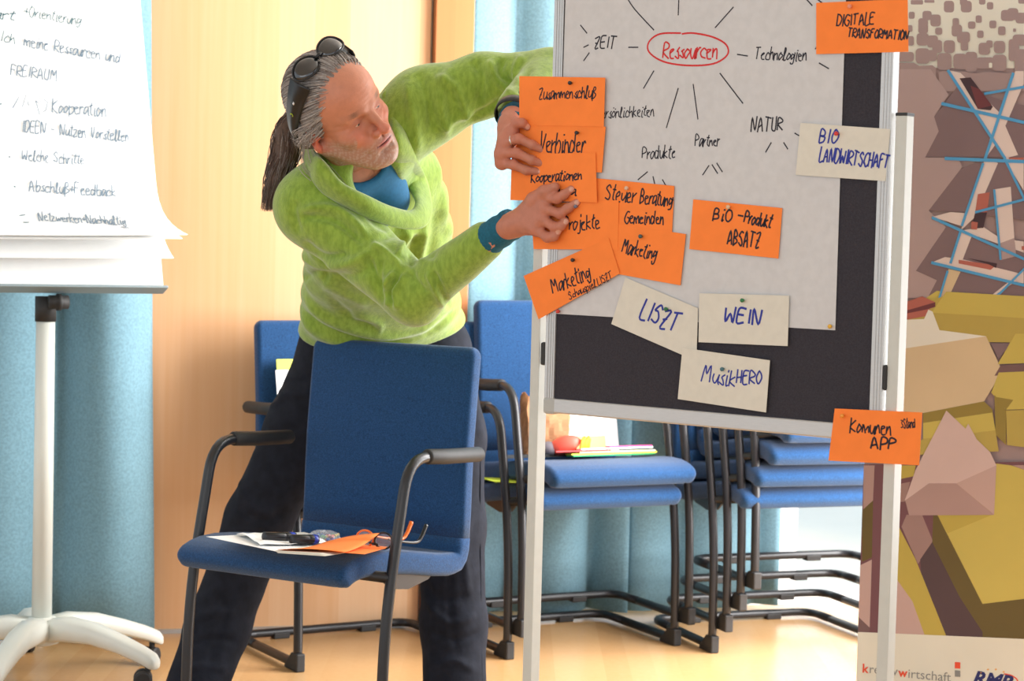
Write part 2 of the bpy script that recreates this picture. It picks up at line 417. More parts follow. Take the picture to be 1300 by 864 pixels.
b=MB(); wbox(b,TL1,T_p,0,.012,.0,.012); tag(b.build('baseboard_back',M_alu),'thin metal edge strip at foot of wood wall',kind='structure')
# windows behind the curtains
M_frame=mat('window_frame_paint',(225,228,228),.5)
def glass_mat():
    m=bpy.data.materials.new('window_glass'); m.use_nodes=True; nt=m.node_tree; N=nt.nodes
    N.remove(N['Principled BSDF']); t=N.new('ShaderNodeBsdfTransparent'); t.inputs[0].default_value=(.95,.98,.98,1)
    g=N.new('ShaderNodeBsdfGlossy'); g.inputs['Roughness'].default_value=.02; x=N.new('ShaderNodeMixShader'); x.inputs[0].default_value=.05
    nt.links.new(t.outputs[0],x.inputs[1]); nt.links.new(g.outputs[0],x.inputs[2]); nt.links.new(x.outputs[0],N['Material Output'].inputs[0]); return m
M_glass=glass_mat()
for wi,(a,c,n) in enumerate(((TL0,TL1,2),(T_p,TR1,2))):
    f=MB(); 
    for z0,z1 in((0,.03),(2.54,2.6)): wbox(f,a,c,z0,z1,-.26,-.21)
    for k in range(n+1):
        t=a+(c-a)*k/n; wbox(f,max(a,t-.03),min(c,t+.03),.03,2.54,-.26,-.21)
    wo=tag(f.build('window_%d'%(wi+1),M_frame),'tall white framed window behind the %s curtain'%('left' if wi==0 else 'right'),kind='structure')
    for k in range(n):
        q=MB(); wbox(q,a+(c-a)*k/n+.03,a+(c-a)*(k+1)/n-.03,.05,2.54,-.238,-.232); q.build('pane',M_glass,wo,world=True)
# ------------------------------------------------------------------ curtains
def curtain(name,t0,t1,lam,amp,out,z0,z1,label,phase=0,flare=0):
    mb=MB(); n=int((t1-t0)/lam*16)
    rows=[]
    for iz in range(15):
        z=z0+(z1-z0)*iz/14; r=[]
        for i in range(n+1):
            t=t0+(t1-t0)*i/n; tt_=t+ .02*math.sin(z*1.7+t*9)
            ph=(tt_/lam+phase); a=abs(math.sin(PI*ph)); w_=1+.25*math.sin(5.1*math.floor(ph)+1)
            fl=flare*(1-iz/14)*(i/n)
            r.append(wp(t+fl,z,out+amp*w_*(a**.75)*(1.1-.35*z/2.6)))
        rows.append(r)
    mb.grid(rows); o=mb.build(name,M_curt,smooth=True,solid=.004)
    return tag(o,label,'curtain')
curtain('curtain',wt(-190),wt(170),.27,.09,.05,.02,2.75,'blue grey curtain left of the wood wall behind the flipchart',phase=.30,flare=.05)
curtain('curtain',T_p+.02,wt(800),.27,.085,-.145,.02,2.75,'blue grey curtain beside the shade-toned wood strip, behind the pinboard',phase=.1)
curtain('curtain',wt(803),wt(1000),.24,.08,-.145,.02,2.75,'blue grey curtain with bright daylight at its right edge behind the chair stack',phase=.2)
# ================================================================== CHAIRS
def shell_section(w,t,nr=5,seam=True):
    """closed loop (x, n) of the upholstery cross-section, n = thickness direction"""
    h=w/2; r=t*.3; pts=[]
    cs=[(h-r,t/2-r,0),(-(h-r),t/2-r,90),(-(h-r),-(t/2-r),180),(h-r,-(t/2-r),270)]
    for cx,cy,a0 in cs:
        if seam and a0==90: pts+=[(cx+.012,t/2+.001),(cx+.006,t/2-.004)]
        for j in range(nr+1):
            a=math.radians(a0+90*j/nr); pts.append((cx+r*math.cos(a),cy+r*math.sin(a)))
        if seam and a0==0: pts+=[(cx-.006,t/2-.004),(cx-.012,t/2+.001)]
    return pts
def sweep_shell(path,w,t,round0=False,round1=False,wf=None):
    """path list of (y,z); returns MB"""
    mb=MB(); P2=[Vector((0,a,b_)) for a,b_ in path]; k=len(P2)
    # resample ends for rounding
    s=[0]
    for i in range(1,k): s.append(s[-1]+(P2[i]-P2[i-1]).length)
    rc=.024; extra=[]
    def at(d):
        d=min(max(d,0),s[-1])
        for i in range(1,k):
            if d<=s[i]+1e-9:
                q=(d-s[i-1])/max(s[i]-s[i-1],1e-9); return P2[i-1].lerp(P2[i],q)
        return P2[-1]
    D=list(s)
    EE=(0,.0006,.002,.004,.007,.011,.016,.022,.029,.038,.05)
    if round0: D+=list(EE)
    if round1: D+=[s[-1]-x for x in EE]
    D=sorted(set(round(x,4) for x in D if 0<=x<=s[-1])); rows=[]
    for d in D:
        p=at(d); tg=(at(d+.004)-at(d-.004)).normalized(); nn=Vector((1,0,0)).cross(tg)   # thickness dir
        inset=0; tk=1
        for fl,e in((round0,d),(round1,s[-1]-d)):
            if fl:
                if e<rc: inset=max(inset,rc-math.sqrt(max(rc*rc-(rc-e)**2,0)))*.8
                if e<.024: tk=min(tk,.22+.78*math.sqrt(max(1-(1-e/.024)**2,.0)))
        wd=(wf(d/s[-1]) if wf else w)-2*inset
        sec=shell_section(wd,t); rows.append([p+Vector((1,0,0))*x+nn*(-n_*tk) for x,n_ in sec])
    n=len(rows[0]); b0=mb.add([q for r in rows for q in r],[(i*n+j,i*n+(j+1)%n,(i+1)*n+(j+1)%n,(i+1)*n+j) for i in range(len(rows)-1) for j in range(n)])
    mb.add(rows[0],[list(range(n))]); mb.add(rows[-1],[list(range(n))])
    return mb
TX=.275
def make_chair(name='armchair'):
    root=empty(name,(0,0,0))
    seatp=[(-.272,.408),(-.262,.417),(-.248,.425),(-.23,.431),(-.20,.436),(-.15,.437),(-.10,.433),(-.05,.427),(0,.420),(.10,.403),(.155,.396)]
    cnr=[(.178,.397),(.196,.406),(.207,.424),(.213,.448),(.216,.480)]
    backp=[(.216,.480),(.220,.54),(.222,.62),(.226,.70),(.236,.80),(.250,.928)]
    seatp=[(a,z+.028) for a,z in seatp]; cnr=[(a,z+.028*(1-i/4)) for i,(a,z) in enumerate(cnr)]
    so=sweep_shell(seatp+cnr,.47,.052,round0=True).build('seat',M_blue,root,smooth=True)
    bo=sweep_shell(backp,.47,.044,round1=True).build('backrest',M_blue,root,smooth=True)
    pan=MB(); pan.box((0,-.03,.424),(.40,.30,.014),Matrix.Rotation(math.radians(-9),3,'X')); pan.build('seat_pan',M_black,root,bevel=.004)
    for sx in(-1,1):
        x=sx*TX
        path=[(x,.10,.687),(x,-.095,.700),(x,-.175,.35),(x,-.185,.018),(x,.11,.018)]
        pts=fillet(path,[.075,.14,.05],7)
        mb=MB(); mb.tube(pts,.0125,12); mb.build('leg_frame',M_black,root,smooth=True)
        g=MB(); gp=[(x,-.025,.696),(x,-.02,.696),(x,.06,.690),(x,.195,.684),(x,.20,.684)]; g.tube(gp,[.0155,.0175,.0178,.0175,.015],14); g.build('arm_pad',M_rub,root,smooth=True)
        f=MB(); f.prism([Vector((x-.013,-.205,0)),Vector((x-.013,-.205,.05)),Vector((x-.013,-.165,.05)),Vector((x-.013,-.12,.008)),Vector((x-.013,-.12,0))],(.026,0,0)); f.build('foot_glide',M_rub,root,bevel=.004)
        p=MB(); p.prism([Vector((sx*.215-.003,y,z)) for y,z in((-.10,.435),(-.10,.420),(-.07,.398),(.0,.388),(.08,.40),(.12,.42))],(.006,0,0)); p.build('seat_bracket',M_black,root)
    c=MB(); c.tube([(-TX,-.154,.440),(TX,-.154,.440)],.0125,12); c.build('cross_tube',M_black,root,smooth=True)
    r_=MB(); r_.tube(fillet([(-TX,.10,.018),(-TX,.245,.018),(TX,.245,.018),(TX,.10,.018)],.06,7),.0125,12); r_.build('rear_tube',M_black,root,smooth=True)
    for sx in(-1,1):
        f=MB(); f.box((sx*.14,.245,.009),(.05,.032,.018)); f.build('stack_glide',M_rub,root,bevel=.003)
    return root
chair=make_chair()
def place(ch,px,py,local,yaw,lift=0):
    """put the chair so that its local point sits where the floor-parallel plane meets that sight line"""
    R=Matrix.Rotation(yaw,3,'Z'); L=Vector(local); w_=onz(px,py,L.z+lift); o=w_-R@L; ch.location=(o.x,o.y,lift); ch.rotation_euler=(0,0,yaw)
place(chair,438,756,(.235,-.27,.413),math.radians(-31))
tag(chair,'blue upholstered armchair in front of the man, papers and marker on its seat','chair')
cA=copy_tree(chair); place(cA,379,852,(-TX,-.19,0),math.radians(30))
tag(cA,'blue armchair behind the man against the wood wall, white card on it','chair')
g_='stacked blue armchairs'
cB=copy_tree(chair); place(cB,645,836,(-TX,-.19,0),math.radians(27))
tag(cB,'lower chair of the two blue armchairs stacked behind the left pinboard post','chair',g_)
def stack_on(c,n,lab):
    c2=copy_tree(c); R=Matrix.Rotation(c.rotation_euler.z,3,'Z'); o=R@Vector((.028*n,-.03*n,0)); c2.location=Vector(c.location)+o+Vector((0,0,.066*n)); tag(c2,lab,'chair',g_); return c2
cB2=stack_on(cB,1,'upper chair of the two stacked armchairs, paper bag and coloured paper on its seat')
cC=copy_tree(chair); place(cC,905,828,(-TX,-.19,0),math.radians(20))
tag(cC,'bottom chair of the tall blue stack by the bright window','chair',g_)
for n,l in((1,'second chair from the bottom in the tall blue stack by the window'),(2,'third chair from the bottom in the tall blue stack by the window'),(3,'top chair of the tall blue stack by the window, under the pinboard rail')):
    stack_on(cC,n,l)
# ================================================================== PINBOARD
BLp=P(690,523,4.157); bz=BLp.z
BRp=onz(1117,562,bz)
BU=(BRp-BLp); BW=BU.length; BU.normalize(); BZ=Vector((0,0,1)); BN=BU.cross(BZ).normalized()
if BN.y>0: BN=-BN
def bpnt(u,z,out=0): return BLp+BU*u+BZ*(z)+BN*out
BR3=Matrix((BU,-BN,BZ)).transposed()
BT=1.05
def bbox(mb,u0,u1,z0,z1,o0,o1): mb.box(bpnt((u0+u1)/2,(z0+z1)/2,(o0+o1)/2),(u1-u0,abs(o1-o0),z1-z0),BR3)
bc=bpnt(BW/2,0,0); board=empty('pinboard',(bc.x,bc.y,0),label='mobile pinboard with charcoal felt, aluminium frame and grey posts',cat='pinboard')
b=MB(); bbox(b,.018,BW-.016,.018,BT-.018,-.018,-.004); b.build('felt_panel',M_board,board,world=True)
FW=.0235
b=MB(); bbox(b,.0,BW,.0,FW+.006,-.024,0); b.build('rail',M_alu,board,world=True,bevel=.003)
b=MB(); bbox(b,.0,BW,BT-FW,BT,-.024,0); b.build('rail',M_alu,board,world=True,bevel=.003)
for u in(0,BW-FW):
    q=MB(); bbox(q,u,u+FW,FW+.006,BT-FW,-.024,0)
    for k in(.3,.55,.8): bbox(q,u+FW*k-.001,u+FW*k+.001,FW+.006,BT-FW,0,.0014)
    q.build('stile',M_alu,board,world=True,bevel=.0015)
for u in(-.002,BW-FW-.004):
    q=MB(); bbox(q,u,u+FW+.006,-.003,FW+.008,-.026,.002); q.build('corner_cap',mat('grey_plastic',(176,178,174),.5),board,world=True,bevel=.006)
HT=1.43
for sgn,u0 in((-1,-.040),(1,BW+.006)):
    q=MB(); c0=bpnt(u0+.011,0,-.02); q.box((c0.x,c0.y,(HT+.06)/2),(.022,.03,HT-.06),BR3); po=q.build('post',M_post,board,world=True,bevel=.0015)
    q=MB(); q.box((c0.x,c0.y,HT+.002),(.023,.031,.006),BR3); q.build('post_cap',M_rub,po,world=True,bevel=.001)
    q=MB(); u1=-.012 if sgn<0 else BW
    bbox(q,u1,u1+(.012 if sgn<0 else .008),.095,.142,-.018,.001); q.build('clamp',M_rub,board,world=True,bevel=.004)
    q=MB(); q.box((c0.x,c0.y,.045),(.03,.46,.03),BR3); fo=q.build('foot',M_post,board,world=True,bevel=.004)
    for k in(-.2,.2):
        cc=c0-BN*k; q=MB(); q.tube([Vector((cc.x,cc.y,.017))-BU*.012,Vector((cc.x,cc.y,.017))+BU*.012],.017,14); q.build('caster',M_rub,fo,world=True)
SB=Surf(bpnt(0,0,-.004),BN)   # felt surface
def sheet(name,surf,corn,mt,lift,th=.0006,label=None,cat=None,group=None,curl=0.0):
    pts=[surf.at(*c)+surf.n*lift for c in corn]; mb=MB()
    mb.prism([pts[0],pts[1],pts[2],pts[3]],surf.n*-th); o=mb.build(name,mt); return tag(o,label,cat,group)
# large paper sheet
PS=sheet('paper_sheet',SB,[(720,-40),(1076,-46),(1061,419),(706,398)],M_kraft,.0022,th=.0005,label='large grey paper sheet pinned on the felt with a red circled word and ink rays',cat='paper sheet')
SP=Surf(SB.o,BN,.0025)
b=MB()
for pts in([(796,-3),(806,12),(830,38)],[(862,-8),(861,19)],[(931,9),(908,35)],[(737,32),(745,42)],[(741,60),(747,57)],[(741,77),(748,67)],[(798,60),(810,60)],[(936,69),(949,71)],
    [(830,90),(817,112)],[(861,112),(846,162)],[(880,107),(886,151)],[(914,93),(943,131)],[(1022,-3),(1031,7)],[(1035,62),(1040,56)],[(1040,80),(1052,87)],
    [(1009,169),(1016,173)],[(979,181),(972,193)],[(995,181),(1000,189)],[(900,210),(892,222)],[(904,209),(911,220)],[(910,207),(917,218)],[(822,218),(810,228)],[(829,224),(831,233)],[(841,228),(845,235)]):
    line(b,SP,pts,.0024)
line(b,SP,[(1034,-4),(1044,4)],.0024)
tag(b.build('ray_marks',M_ink,PS,world=True),kind='stuff')
b=MB(); write(b,SP,'ZEIT',(754,61),(782,61),15,.0028); b.build('writing',M_ink,PS,world=True)
b=MB(); write(b,SP,'Technologien',(958,75),(1023,77),15,.0024); b.build('writing',M_ink,PS,world=True)
b=MB(); write(b,SP,'Persönlichkeiten',(758,150),(830,147),13,.0022); b.build('writing',M_ink,PS,world=True)
b=MB(); write(b,SP,'Produkte',(815,201),(857,200),15,.0024); b.build('writing',M_ink,PS,world=True)
b=MB(); write(b,SP,'Partner',(882,185),(913,185),14,.0024); b.build('writing',M_ink,PS,world=True)
b=MB(); write(b,SP,'NATUR',(953,166),(993,166),17,.0028); b.build('writing',M_ink,PS,world=True)
b=MB(); write(b,SP,'Ressourcen',(841,73),(910,73),20,.0032)
el=[(864,42),(838,43),(824,53),(824,66),(842,78),(872,83),(905,81),(923,70),(922,57),(905,47),(880,42),(866,43)]
line(b,SP,el,.0034); b.build('writing',M_redink,PS,world=True)
M_pin={}
def pin(surf,px,py,col,parent,lift):
    if col not in M_pin: M_pin[col]=mat('pin_%d_%d_%d'%col,col,.3)
    p=surf.at(px,py)+surf.n*lift; q=MB(); q.tube([p,p+surf.n*.004,p+surf.n*.0045,p+surf.n*.009,p+surf.n*.011],[.0012,.0013,.0035,.0042,.003],10)
    q.build('push_pin',M_pin[col],parent,world=True,smooth=True)
pin(SB,1057,414,(225,175,60),PS,.003); pin(SB,712,395,(200,60,50),PS,.003)
def card(corn,mt,lift,label,texts,ink,pn,pc,group=None,curl=.003,extra=None):
    o=sheet('moderation_card',SB,corn,mt,lift,label=label,cat='card',group=group,curl=0)
    S2=Surf(SB.o,BN,lift+.0003); q=MB()
    for t in texts: write(q,S2,t[0],t[1],t[2],t[3],t[4] if len(t)>4 else .003)
    if extra: extra(q,S2)
    q.build('writing',ink,o,world=True)
    if pn: pin(SB,pn[0],pn[1],pc,o,lift)
    return o
GO='orange cards on the pinboard'; GC='cream cards on the pinboard'
blk=(40,40,44); wht=(225,190,160)
def C_(*a,**k): return card(*a,**k)
C_([(655,192),(706,194),(704,244),(653,243)],M_orange,.0052,'orange card mostly hidden, its left edge showing under the gripping hand',[],M_ink,None,None,GO)
C_([(676,259),(788,254),(787,317),(680,316)],M_orange,.0072,'orange card reading Projekte below the man\'s right hand',[('Projekte',(715,292),(761,289),17)],M_ink,(736,262),(110,110,130),GO)
C_([(663,97),(772,99),(770,161),(663,159)],M_orange,.0100,'topmost orange card at the board\'s left edge reading Zusammenschluß',[('Zusammen',(684,126),(727,124),14,.0026),('schluß',(729,124),(756,124),14,.0026)],M_ink,(730,106),blk,GO)
C_([(660,158),(772,161),(767,219),(658,216)],M_orange,.0088,'orange card reading Verbinder, second from the top at the left edge',[('Verbinder',(685,192),(742,194),24,.0032)],M_ink,(738,169),blk,GO)
C_([(654,196),(760,194),(762,257),(652,254)],M_orange,.0112,'orange card reading Kooperationen pressed by both hands',[('Kooperationen',(674,231),(738,228),13),('firma',(700,247),(730,247),11)],M_ink,None,None,GO)
C_([(757,226),(858,236),(855,296),(752,286)],M_orange,.0056,'orange card reading Steuer Beratung Gemeinden',[('Steuer',(768,253),(806,257),19),('Beratung',(812,258),(853,262),18),('Gemeinden',(793,283),(842,284),15)],M_ink,(800,239),wht,GO)
C_([(780,283),(873,297),(866,362),(766,344)],M_orange,.0065,'orange card reading Marketing under the Steuer Beratung card',[('Marketing',(789,320),(832,330),18)],M_ink,(818,300),(60,90,90),GO)
C_([(668,350),(776,302),(790,347),(687,405)],M_orange,.0090,'tilted orange card reading Marketing Schauspiel, lowest at the left edge',[('Marketing',(702,373),(750,352),18),('Schauspiel',(723,380),(757,363),9,.002),('LISZT',(760,362),(778,352),9,.002)],M_ink,(733,330),blk,GO)
C_([(882,253),(995,264),(990,328),(877,316)],M_orange,.0056,'orange card alone on the sheet reading Bio-Produkt Absatz',[('BiO',(905,279),(928,281),15,.0034),('-',(935,280),(943,281),15,.0034),('Produkt',(944,282),(978,289),16,.0034),('ABSATZ',(923,310),(964,314),18,.0034)],M_ink,(929,263),(225,190,150),GO)
C_([(1038,4),(1154,-1),(1155,66),(1038,69)],M_orange,.0056,'orange card reading Digitale Transformation at the top right corner',[('DIGITALE',(1062,33),(1110,30),14,.0028),('TRANSFORMATION',(1076,47),(1153,50),11,.0028)],M_ink,(1083,9),(235,150,120),GO)
C_([(1062,518),(1173,523),(1169,590),(1054,584)],M_orange,.0070,'orange card reading Komunen APP hanging over the lower right corner',[('Komunen',(1079,548),(1131,551),17),('APP',(1105,569),(1137,570),14,.0036),('3Stand',(1144,543),(1162,542),11,.002)],M_ink,(1074,527),(235,150,50),GO)
C_([(1018,156),(1132,164),(1126,230),(1012,222)],M_cream,.0056,'cream card reading Bio Landwirtschaft at the right board edge',[('BIO',(1040,181),(1063,182),17,.0032),('LANDWIRTSCHAFT',(1040,204),(1128,214),17,.0032)],M_blueink,(1066,170),(215,50,40),GC)
C_([(796,352),(888,391),(886,458),(778,411)],M_cream,.0056,'tilted cream card reading Liszt',[('LISZT',(812,402),(858,423),25,.0042)],M_blueink,(850,392),(40,110,70),GC)
C_([(890,372),(1004,375),(1002,439),(889,434)],M_cream,.0064,'cream card reading WEIN right of the tilted one',[('WEIN',(919,408),(967,411),18,.0044)],M_blueink,(947,381),(40,120,70),GC)
C_([(869,441),(980,457),(975,523),(863,506)],M_cream,.0076,'cream card reading Musik Hero, the lowest cream one',[('Musik',(890,482),(932,490),20,.003),('HERO',(935,486),(966,488),16,.0032)],M_blueink,(922,468),(70,110,120),GC)
# ================================================================== BANNER
NBp=onz(1092,802,.20)
NBp=P(1092,802,4.95); nbz=NBp.z
ang=math.radians(22); NU=Vector((math.cos(ang),-math.sin(ang),0)); NNrm=NU.cross(BZ).normalized()
if NNrm.y>0: NNrm=-NNrm
SN=Surf(NBp,NNrm)
NLp=SN.at(1090,802)
bn0=NLp.copy(); bn0.z=0
BWI=.62
ban=empty('roll_up_banner',bn0+NU*BWI/2,label='tall roll-up banner with paper blocks and tilted shelf picture at right edge',cat='banner')
def npnt(u,z,o=0): return bn0+NU*u+BZ*z+NNrm*o
NR3=Matrix((NU,-NNrm,BZ)).transposed()
b=MB(); b.box(npnt(BWI/2,1.06,-.001),(BWI,.0012,2.0),NR3); b.build('printed_sheet',mat('banner_mauve',(166,142,140),.75,var=.03,scale=4),ban,world=True)
b=MB(); b.box(npnt(BWI/2,.045,0),(BWI+.02,.09,.07),NR3); b.build('base_cassette',M_alu,ban,world=True,bevel=.01)
b=MB(); b.box(npnt(BWI/2,2.07,0),(BWI,.02,.03),NR3); b.build('top_rail',M_alu,ban,world=True,bevel=.004)
b=MB(); b.tube([npnt(BWI/2,.06,-.03),npnt(BWI/2,2.06,-.03)],.01,10); b.build('support_pole',M_alu,ban,world=True)
ART={}
layer=[0]
PC={'crm':(228,226,214),'mv':(164,142,142),'shd':(130,108,112),'blu':(84,162,214),'wht':(226,208,202),'lil':(178,155,155),'dred':(112,58,64),'red':(182,104,92),'dk':(70,50,58),'yel':(202,182,92),'yl2':(186,164,84),'yd':(150,130,62),'ol':(104,88,46),'od':(72,60,42),'wcr':(232,228,218),'tan':(216,192,156),'tn2':(206,182,120),'pnk':(212,184,178),'pk2':(196,164,156),'pk3':(178,146,140),'pk4':(160,128,122),'plm':(118,78,84),'dpl':(86,66,68),'ltpk':(210,180,176),'brd':(120,92,92),'foot':(228,224,208),'yb':(190,168,78)}
EXT={'crm','mv','shd','yel','yl2','yd','yb','ol','od','brd','foot','plm','pk3'}
def poly(zone,col,pts):
    ox,oy,sc={'A':(1140,0,4.32),'B':(1140,200,4.32),'C':(1130,370,3.757),'D':(1080,590,3.6),'P':(0,0,1)}[zone]
    layer[0]+=1; off=.0003+.00006*layer[0]
    v=[SN.at(ox+a/sc+(190 if (ox+a/sc>=1297 and col in EXT) else 0),oy+b_/sc) for a,b_ in pts]
    # keep inside the sheet
    out=[]
    for p in v:
        u=min(max((p-bn0).dot(NU),0.0),BWI); out.append(npnt(u,min(p.z,2.05),off))
    q=ART.setdefault(col,MB()); q.add(out,[list(range(len(out)))])
def rrect(zone,col,x0,y0,x1,y1,r=.28):
    rr=min(x1-x0,y1-y0)*r; pts=[]
    for cx,cy,a0 in((x1-rr,y1-rr,0),(x0+rr,y1-rr,90),(x0+rr,y0+rr,180),(x1-rr,y0+rr,270)):
        for j in range(4): a=math.radians(a0+30*j); pts.append((cx+rr*math.cos(a),cy+rr*math.sin(a)))
    poly(zone,col,pts)
poly('P','crm',[(1000,-250),(1500,-250),(1500,86),(1150,86),(1105,70),(1000,70)])
for r in [(70,0,138,25),(145,0,200,15),(252,5,308,68),(345,5,405,68),(340,-20,380,30),(445,-10,480,25),(488,12,523,52),(660,-10,720,20),(565,55,640,115),(600,45,660,110),(645,70,720,128),(60,65,92,103),(135,60,185,110),(112,100,165,185),(178,80,235,145),(300,100,335,150),(295,135,352,200),(385,118,425,158),(427,85,460,125),(502,113,540,155),(550,145,590,193),(632,157,648,175),(205,152,243,190),(435,168,470,208),(50,138,80,175),(325,175,395,235),(345,220,385,278),(50,198,88,250),(103,182,170,250),(160,195,220,260),(190,220,243,290),(252,222,313,290),(443,235,505,300),(485,222,520,262),(527,225,588,292),(630,190,720,250),(608,215,665,335),(-40,285,88,338),(98,265,175,350),(150,275,215,335),(217,292,295,385),(305,295,380,380),(370,285,435,395),(430,315,530,378),(520,300,596,390),(640,270,720,400),
    (-20,215,20,270),(-30,120,10,190),(-40,20,-5,80)]: rrect('A','mv',*r)
poly('A','mv',[(-140,345),(90,345),(120,362),(190,358),(208,372),(213,500),(-140,500)]); poly('A','mv',[(226,500),(226,400),(245,388),(360,392),(440,404),(470,394),(600,402),(640,395),(720,390),(720,500)])
rrect('A','crm',500,345,518,372)
# shadows on the wall
poly('A','shd',[(200,640),(330,470),(600,560),(691,700),(691,870),(150,860),(225,720)])
poly('B','shd',[(170,290),(340,65),(460,20),(691,20),(691,440),(380,300)]); poly('B','shd',[(100,620),(265,375),(560,440),(691,520),(691,820),(240,760),(160,775),(215,670)])
poly('A','lil',[(0,380),(180,380),(280,520),(200,640),(225,720),(150,864),(0,864)])
poly('B','lil',[(40,0),(330,0),(355,50),(170,290),(265,380),(100,620),(215,672),(165,768),(20,770)])
poly('B','yel',[(10,864),(215,730),(330,740),(691,830),(720,830),(720,900),(0,900)])
# shelf boards (white faces) and blue edges
poly('A','wht',[(275,385),(345,400),(560,620),(660,850),(580,870)])
poly('A','wht',[(645,390),(691,390),(691,460),(560,760),(480,870),(520,700)])
poly('B','wht',[(480,0),(550,30),(420,330),(345,400),(380,300)]); poly('B','wht',[(580,0),(691,0),(691,180)])
poly('B','wht',[(190,325),(290,298),(372,305),(350,375)]); poly('B','wht',[(345,400),(470,380),(560,440),(691,460),(691,520)])
poly('B','wht',[(185,575),(260,545),(370,560),(691,640),(691,690)]); poly('B','wht',[(345,400),(410,420),(345,590),(285,585)]); poly('B','tan',[(280,610),(345,625),(280,765),(235,770)])
poly('B','wht',[(525,175),(620,160),(640,440),(560,470)]); poly('B','lil',[(560,470),(640,440),(650,540),(565,562)])
poly('A','dk',[(340,430),(400,425),(522,585),(510,605),(440,598)]); poly('A','dred',[(400,470),(450,490),(515,580),(440,598)])
poly('B','red',[(440,200),(505,190),(490,300),(425,300)]); poly('B','dk',[(425,300),(490,300),(470,385),(405,390)]); poly('B','red',[(405,350),(440,355),(435,395),(403,392)])
poly('B','red',[(335,560),(540,590),(510,615),(335,580)]); poly('B','dk',[(380,550),(545,580),(540,605),(500,585)])
poly('B','red',[(610,0),(691,0),(691,12),(610,8)]); poly('B','red',[(680,485),(720,485),(720,510),(680,505)])
poly('B','wht',[(640,655),(691,605),(691,650),(440,815)])
def edge(zone,a,b_,w):
    ax,ay=a; bx,by=b_
    if bx>=691: by+=(by-ay)/(bx-ax)*800; bx+=800
    L=math.hypot(bx-ax,by-ay); nx,ny=-(by-ay)/L*w/2,(bx-ax)/L*w/2
    poly(zone,'blu',[(ax+nx,ay+ny),(bx+nx,by+ny),(bx-nx,by-ny),(ax-nx,ay-ny)])
edge('A',(275,385),(590,870),16); edge('A',(635,400),(480,870),16); edge('A',(240,568),(720,665),18); edge('A',(475,515),(720,478),14)
edge('B',(470,30),(352,375),14); edge('B',(585,0),(720,215),15); edge('B',(258,5),(720,22),18); edge('B',(345,405),(290,580),14); edge('B',(425,300),(720,235),14)
edge('B',(188,328),(720,535),16); edge('B',(185,575),(720,690),16); edge('B',(275,620),(225,785),12); edge('B',(530,175),(565,560),12); edge('B',(435,815),(560,745),12); edge('B',(560,745),(720,610),12)
# foreground paper blocks
poly('C','yl2',[(45,100),(260,20),(660,70),(660,260),(480,240),(45,330)]); poly('C','yel',[(270,0),(660,60),(660,165),(200,100)])
poly('C','shd',[(480,245),(580,245),(520,320)])
poly('C','red',[(45,60),(155,22),(218,50),(218,72),(45,135)]); poly('C','dred',[(45,100),(218,50),(218,72),(45,125)]); poly('C','red',[(60,108),(190,82),(210,110),(45,140)])
poly('C','wcr',[(-60,150),(45,135),(165,130),(185,85),(205,95),(238,183),(460,212),(-60,292)])
poly('C','tan',[(-60,290),(460,212),(538,380),(450,522),(160,578),(-60,560)])
poly('C','yel',[(600,200),(660,210),(660,330),(515,345)]); poly('C','brd',[(530,350),(660,325),(660,370),(500,400)])
poly('C','yel',[(520,385),(660,365),(660,560),(555,562),(485,480)]); poly('C','yd',[(500,500),(590,515),(555,562)]); poly('C','yd',[(500,490),(555,565),(555,730),(505,680)]); poly('C','yl2',[(555,565),(660,560),(660,820),(560,730)])
poly('C','yd',[(160,578),(450,522),(490,560),(505,690),(160,700)]); poly('C','yel',[(160,625),(490,575),(505,660),(160,715)]); poly('C','yl2',[(160,700),(505,660),(520,760),(60,780)])
poly('P','plm',[(1085,588),(1320,588),(1320,850),(1060,850)])
poly('D','yb',[(200,0),(300,0),(290,50),(200,68)]); poly('D','pk3',[(60,0),(112,0),(105,160),(60,205)]); poly('D','ol',[(55,205),(105,160),(100,420),(55,440)])
poly('D','pk4',[(200,90),(275,75),(250,165),(205,170)]); poly('D','pk4',[(258,225),(330,228),(380,350),(310,450),(235,280)])
poly('D','pk3',[(740,0),(800,0),(800,210)])
poly('D','yel',[(480,-30),(735,0),(792,200),(792,580),(605,632),(400,228)]); poly('D','yb',[(400,228),(650,225),(445,310)])
poly('D','dpl',[(375,350),(480,480),(600,640),(610,815),(450,805),(330,560),(320,430)]); poly('D','ol',[(380,228),(400,228),(605,632),(605,760),(500,600),(375,350)]); poly('D','ol',[(605,632),(792,568),(792,765),(660,825),(605,815)]); poly('D','od',[(655,825),(792,765),(792,840)])
poly('D','yb',[(190,215),(300,430),(450,805),(340,800),(280,620),(185,480)]); poly('D','pk2',[(185,480),(285,620),(350,800),(180,780)]); poly('D','pk2',[(45,455),(100,430),(90,740),(30,690)]); poly('D','brd',[(30,690),(90,740),(90,770),(25,760)])
poly('D','pnk',[(490,-95),(540,-190),(610,-60),(670,0),(485,80),(365,80),(250,160),(300,20),(360,-90),(440,-240)])
poly('D','pnk',[(300,20),(440,-250),(640,-60),(668,0),(485,82),(360,82),(252,160)]); poly('D','pk2',[(485,82),(668,0),(658,225)]); poly('D','pk3',[(252,160),(360,82),(485,82),(658,226),(270,228)])
poly('P','foot',[(1000,792),(1090,801),(1320,823),(1320,960),(1000,960)])
pp=MB()
for ki,(k,q) in enumerate(ART.items()):
    pp.cm=ki; pp.add(q.v,q.f)
tag(pp.build('printed_picture',[mat('print_'+k,PC[k],.75,var=.03,scale=6) for k in ART],ban,world=True),kind='stuff')
layer[0]+=2
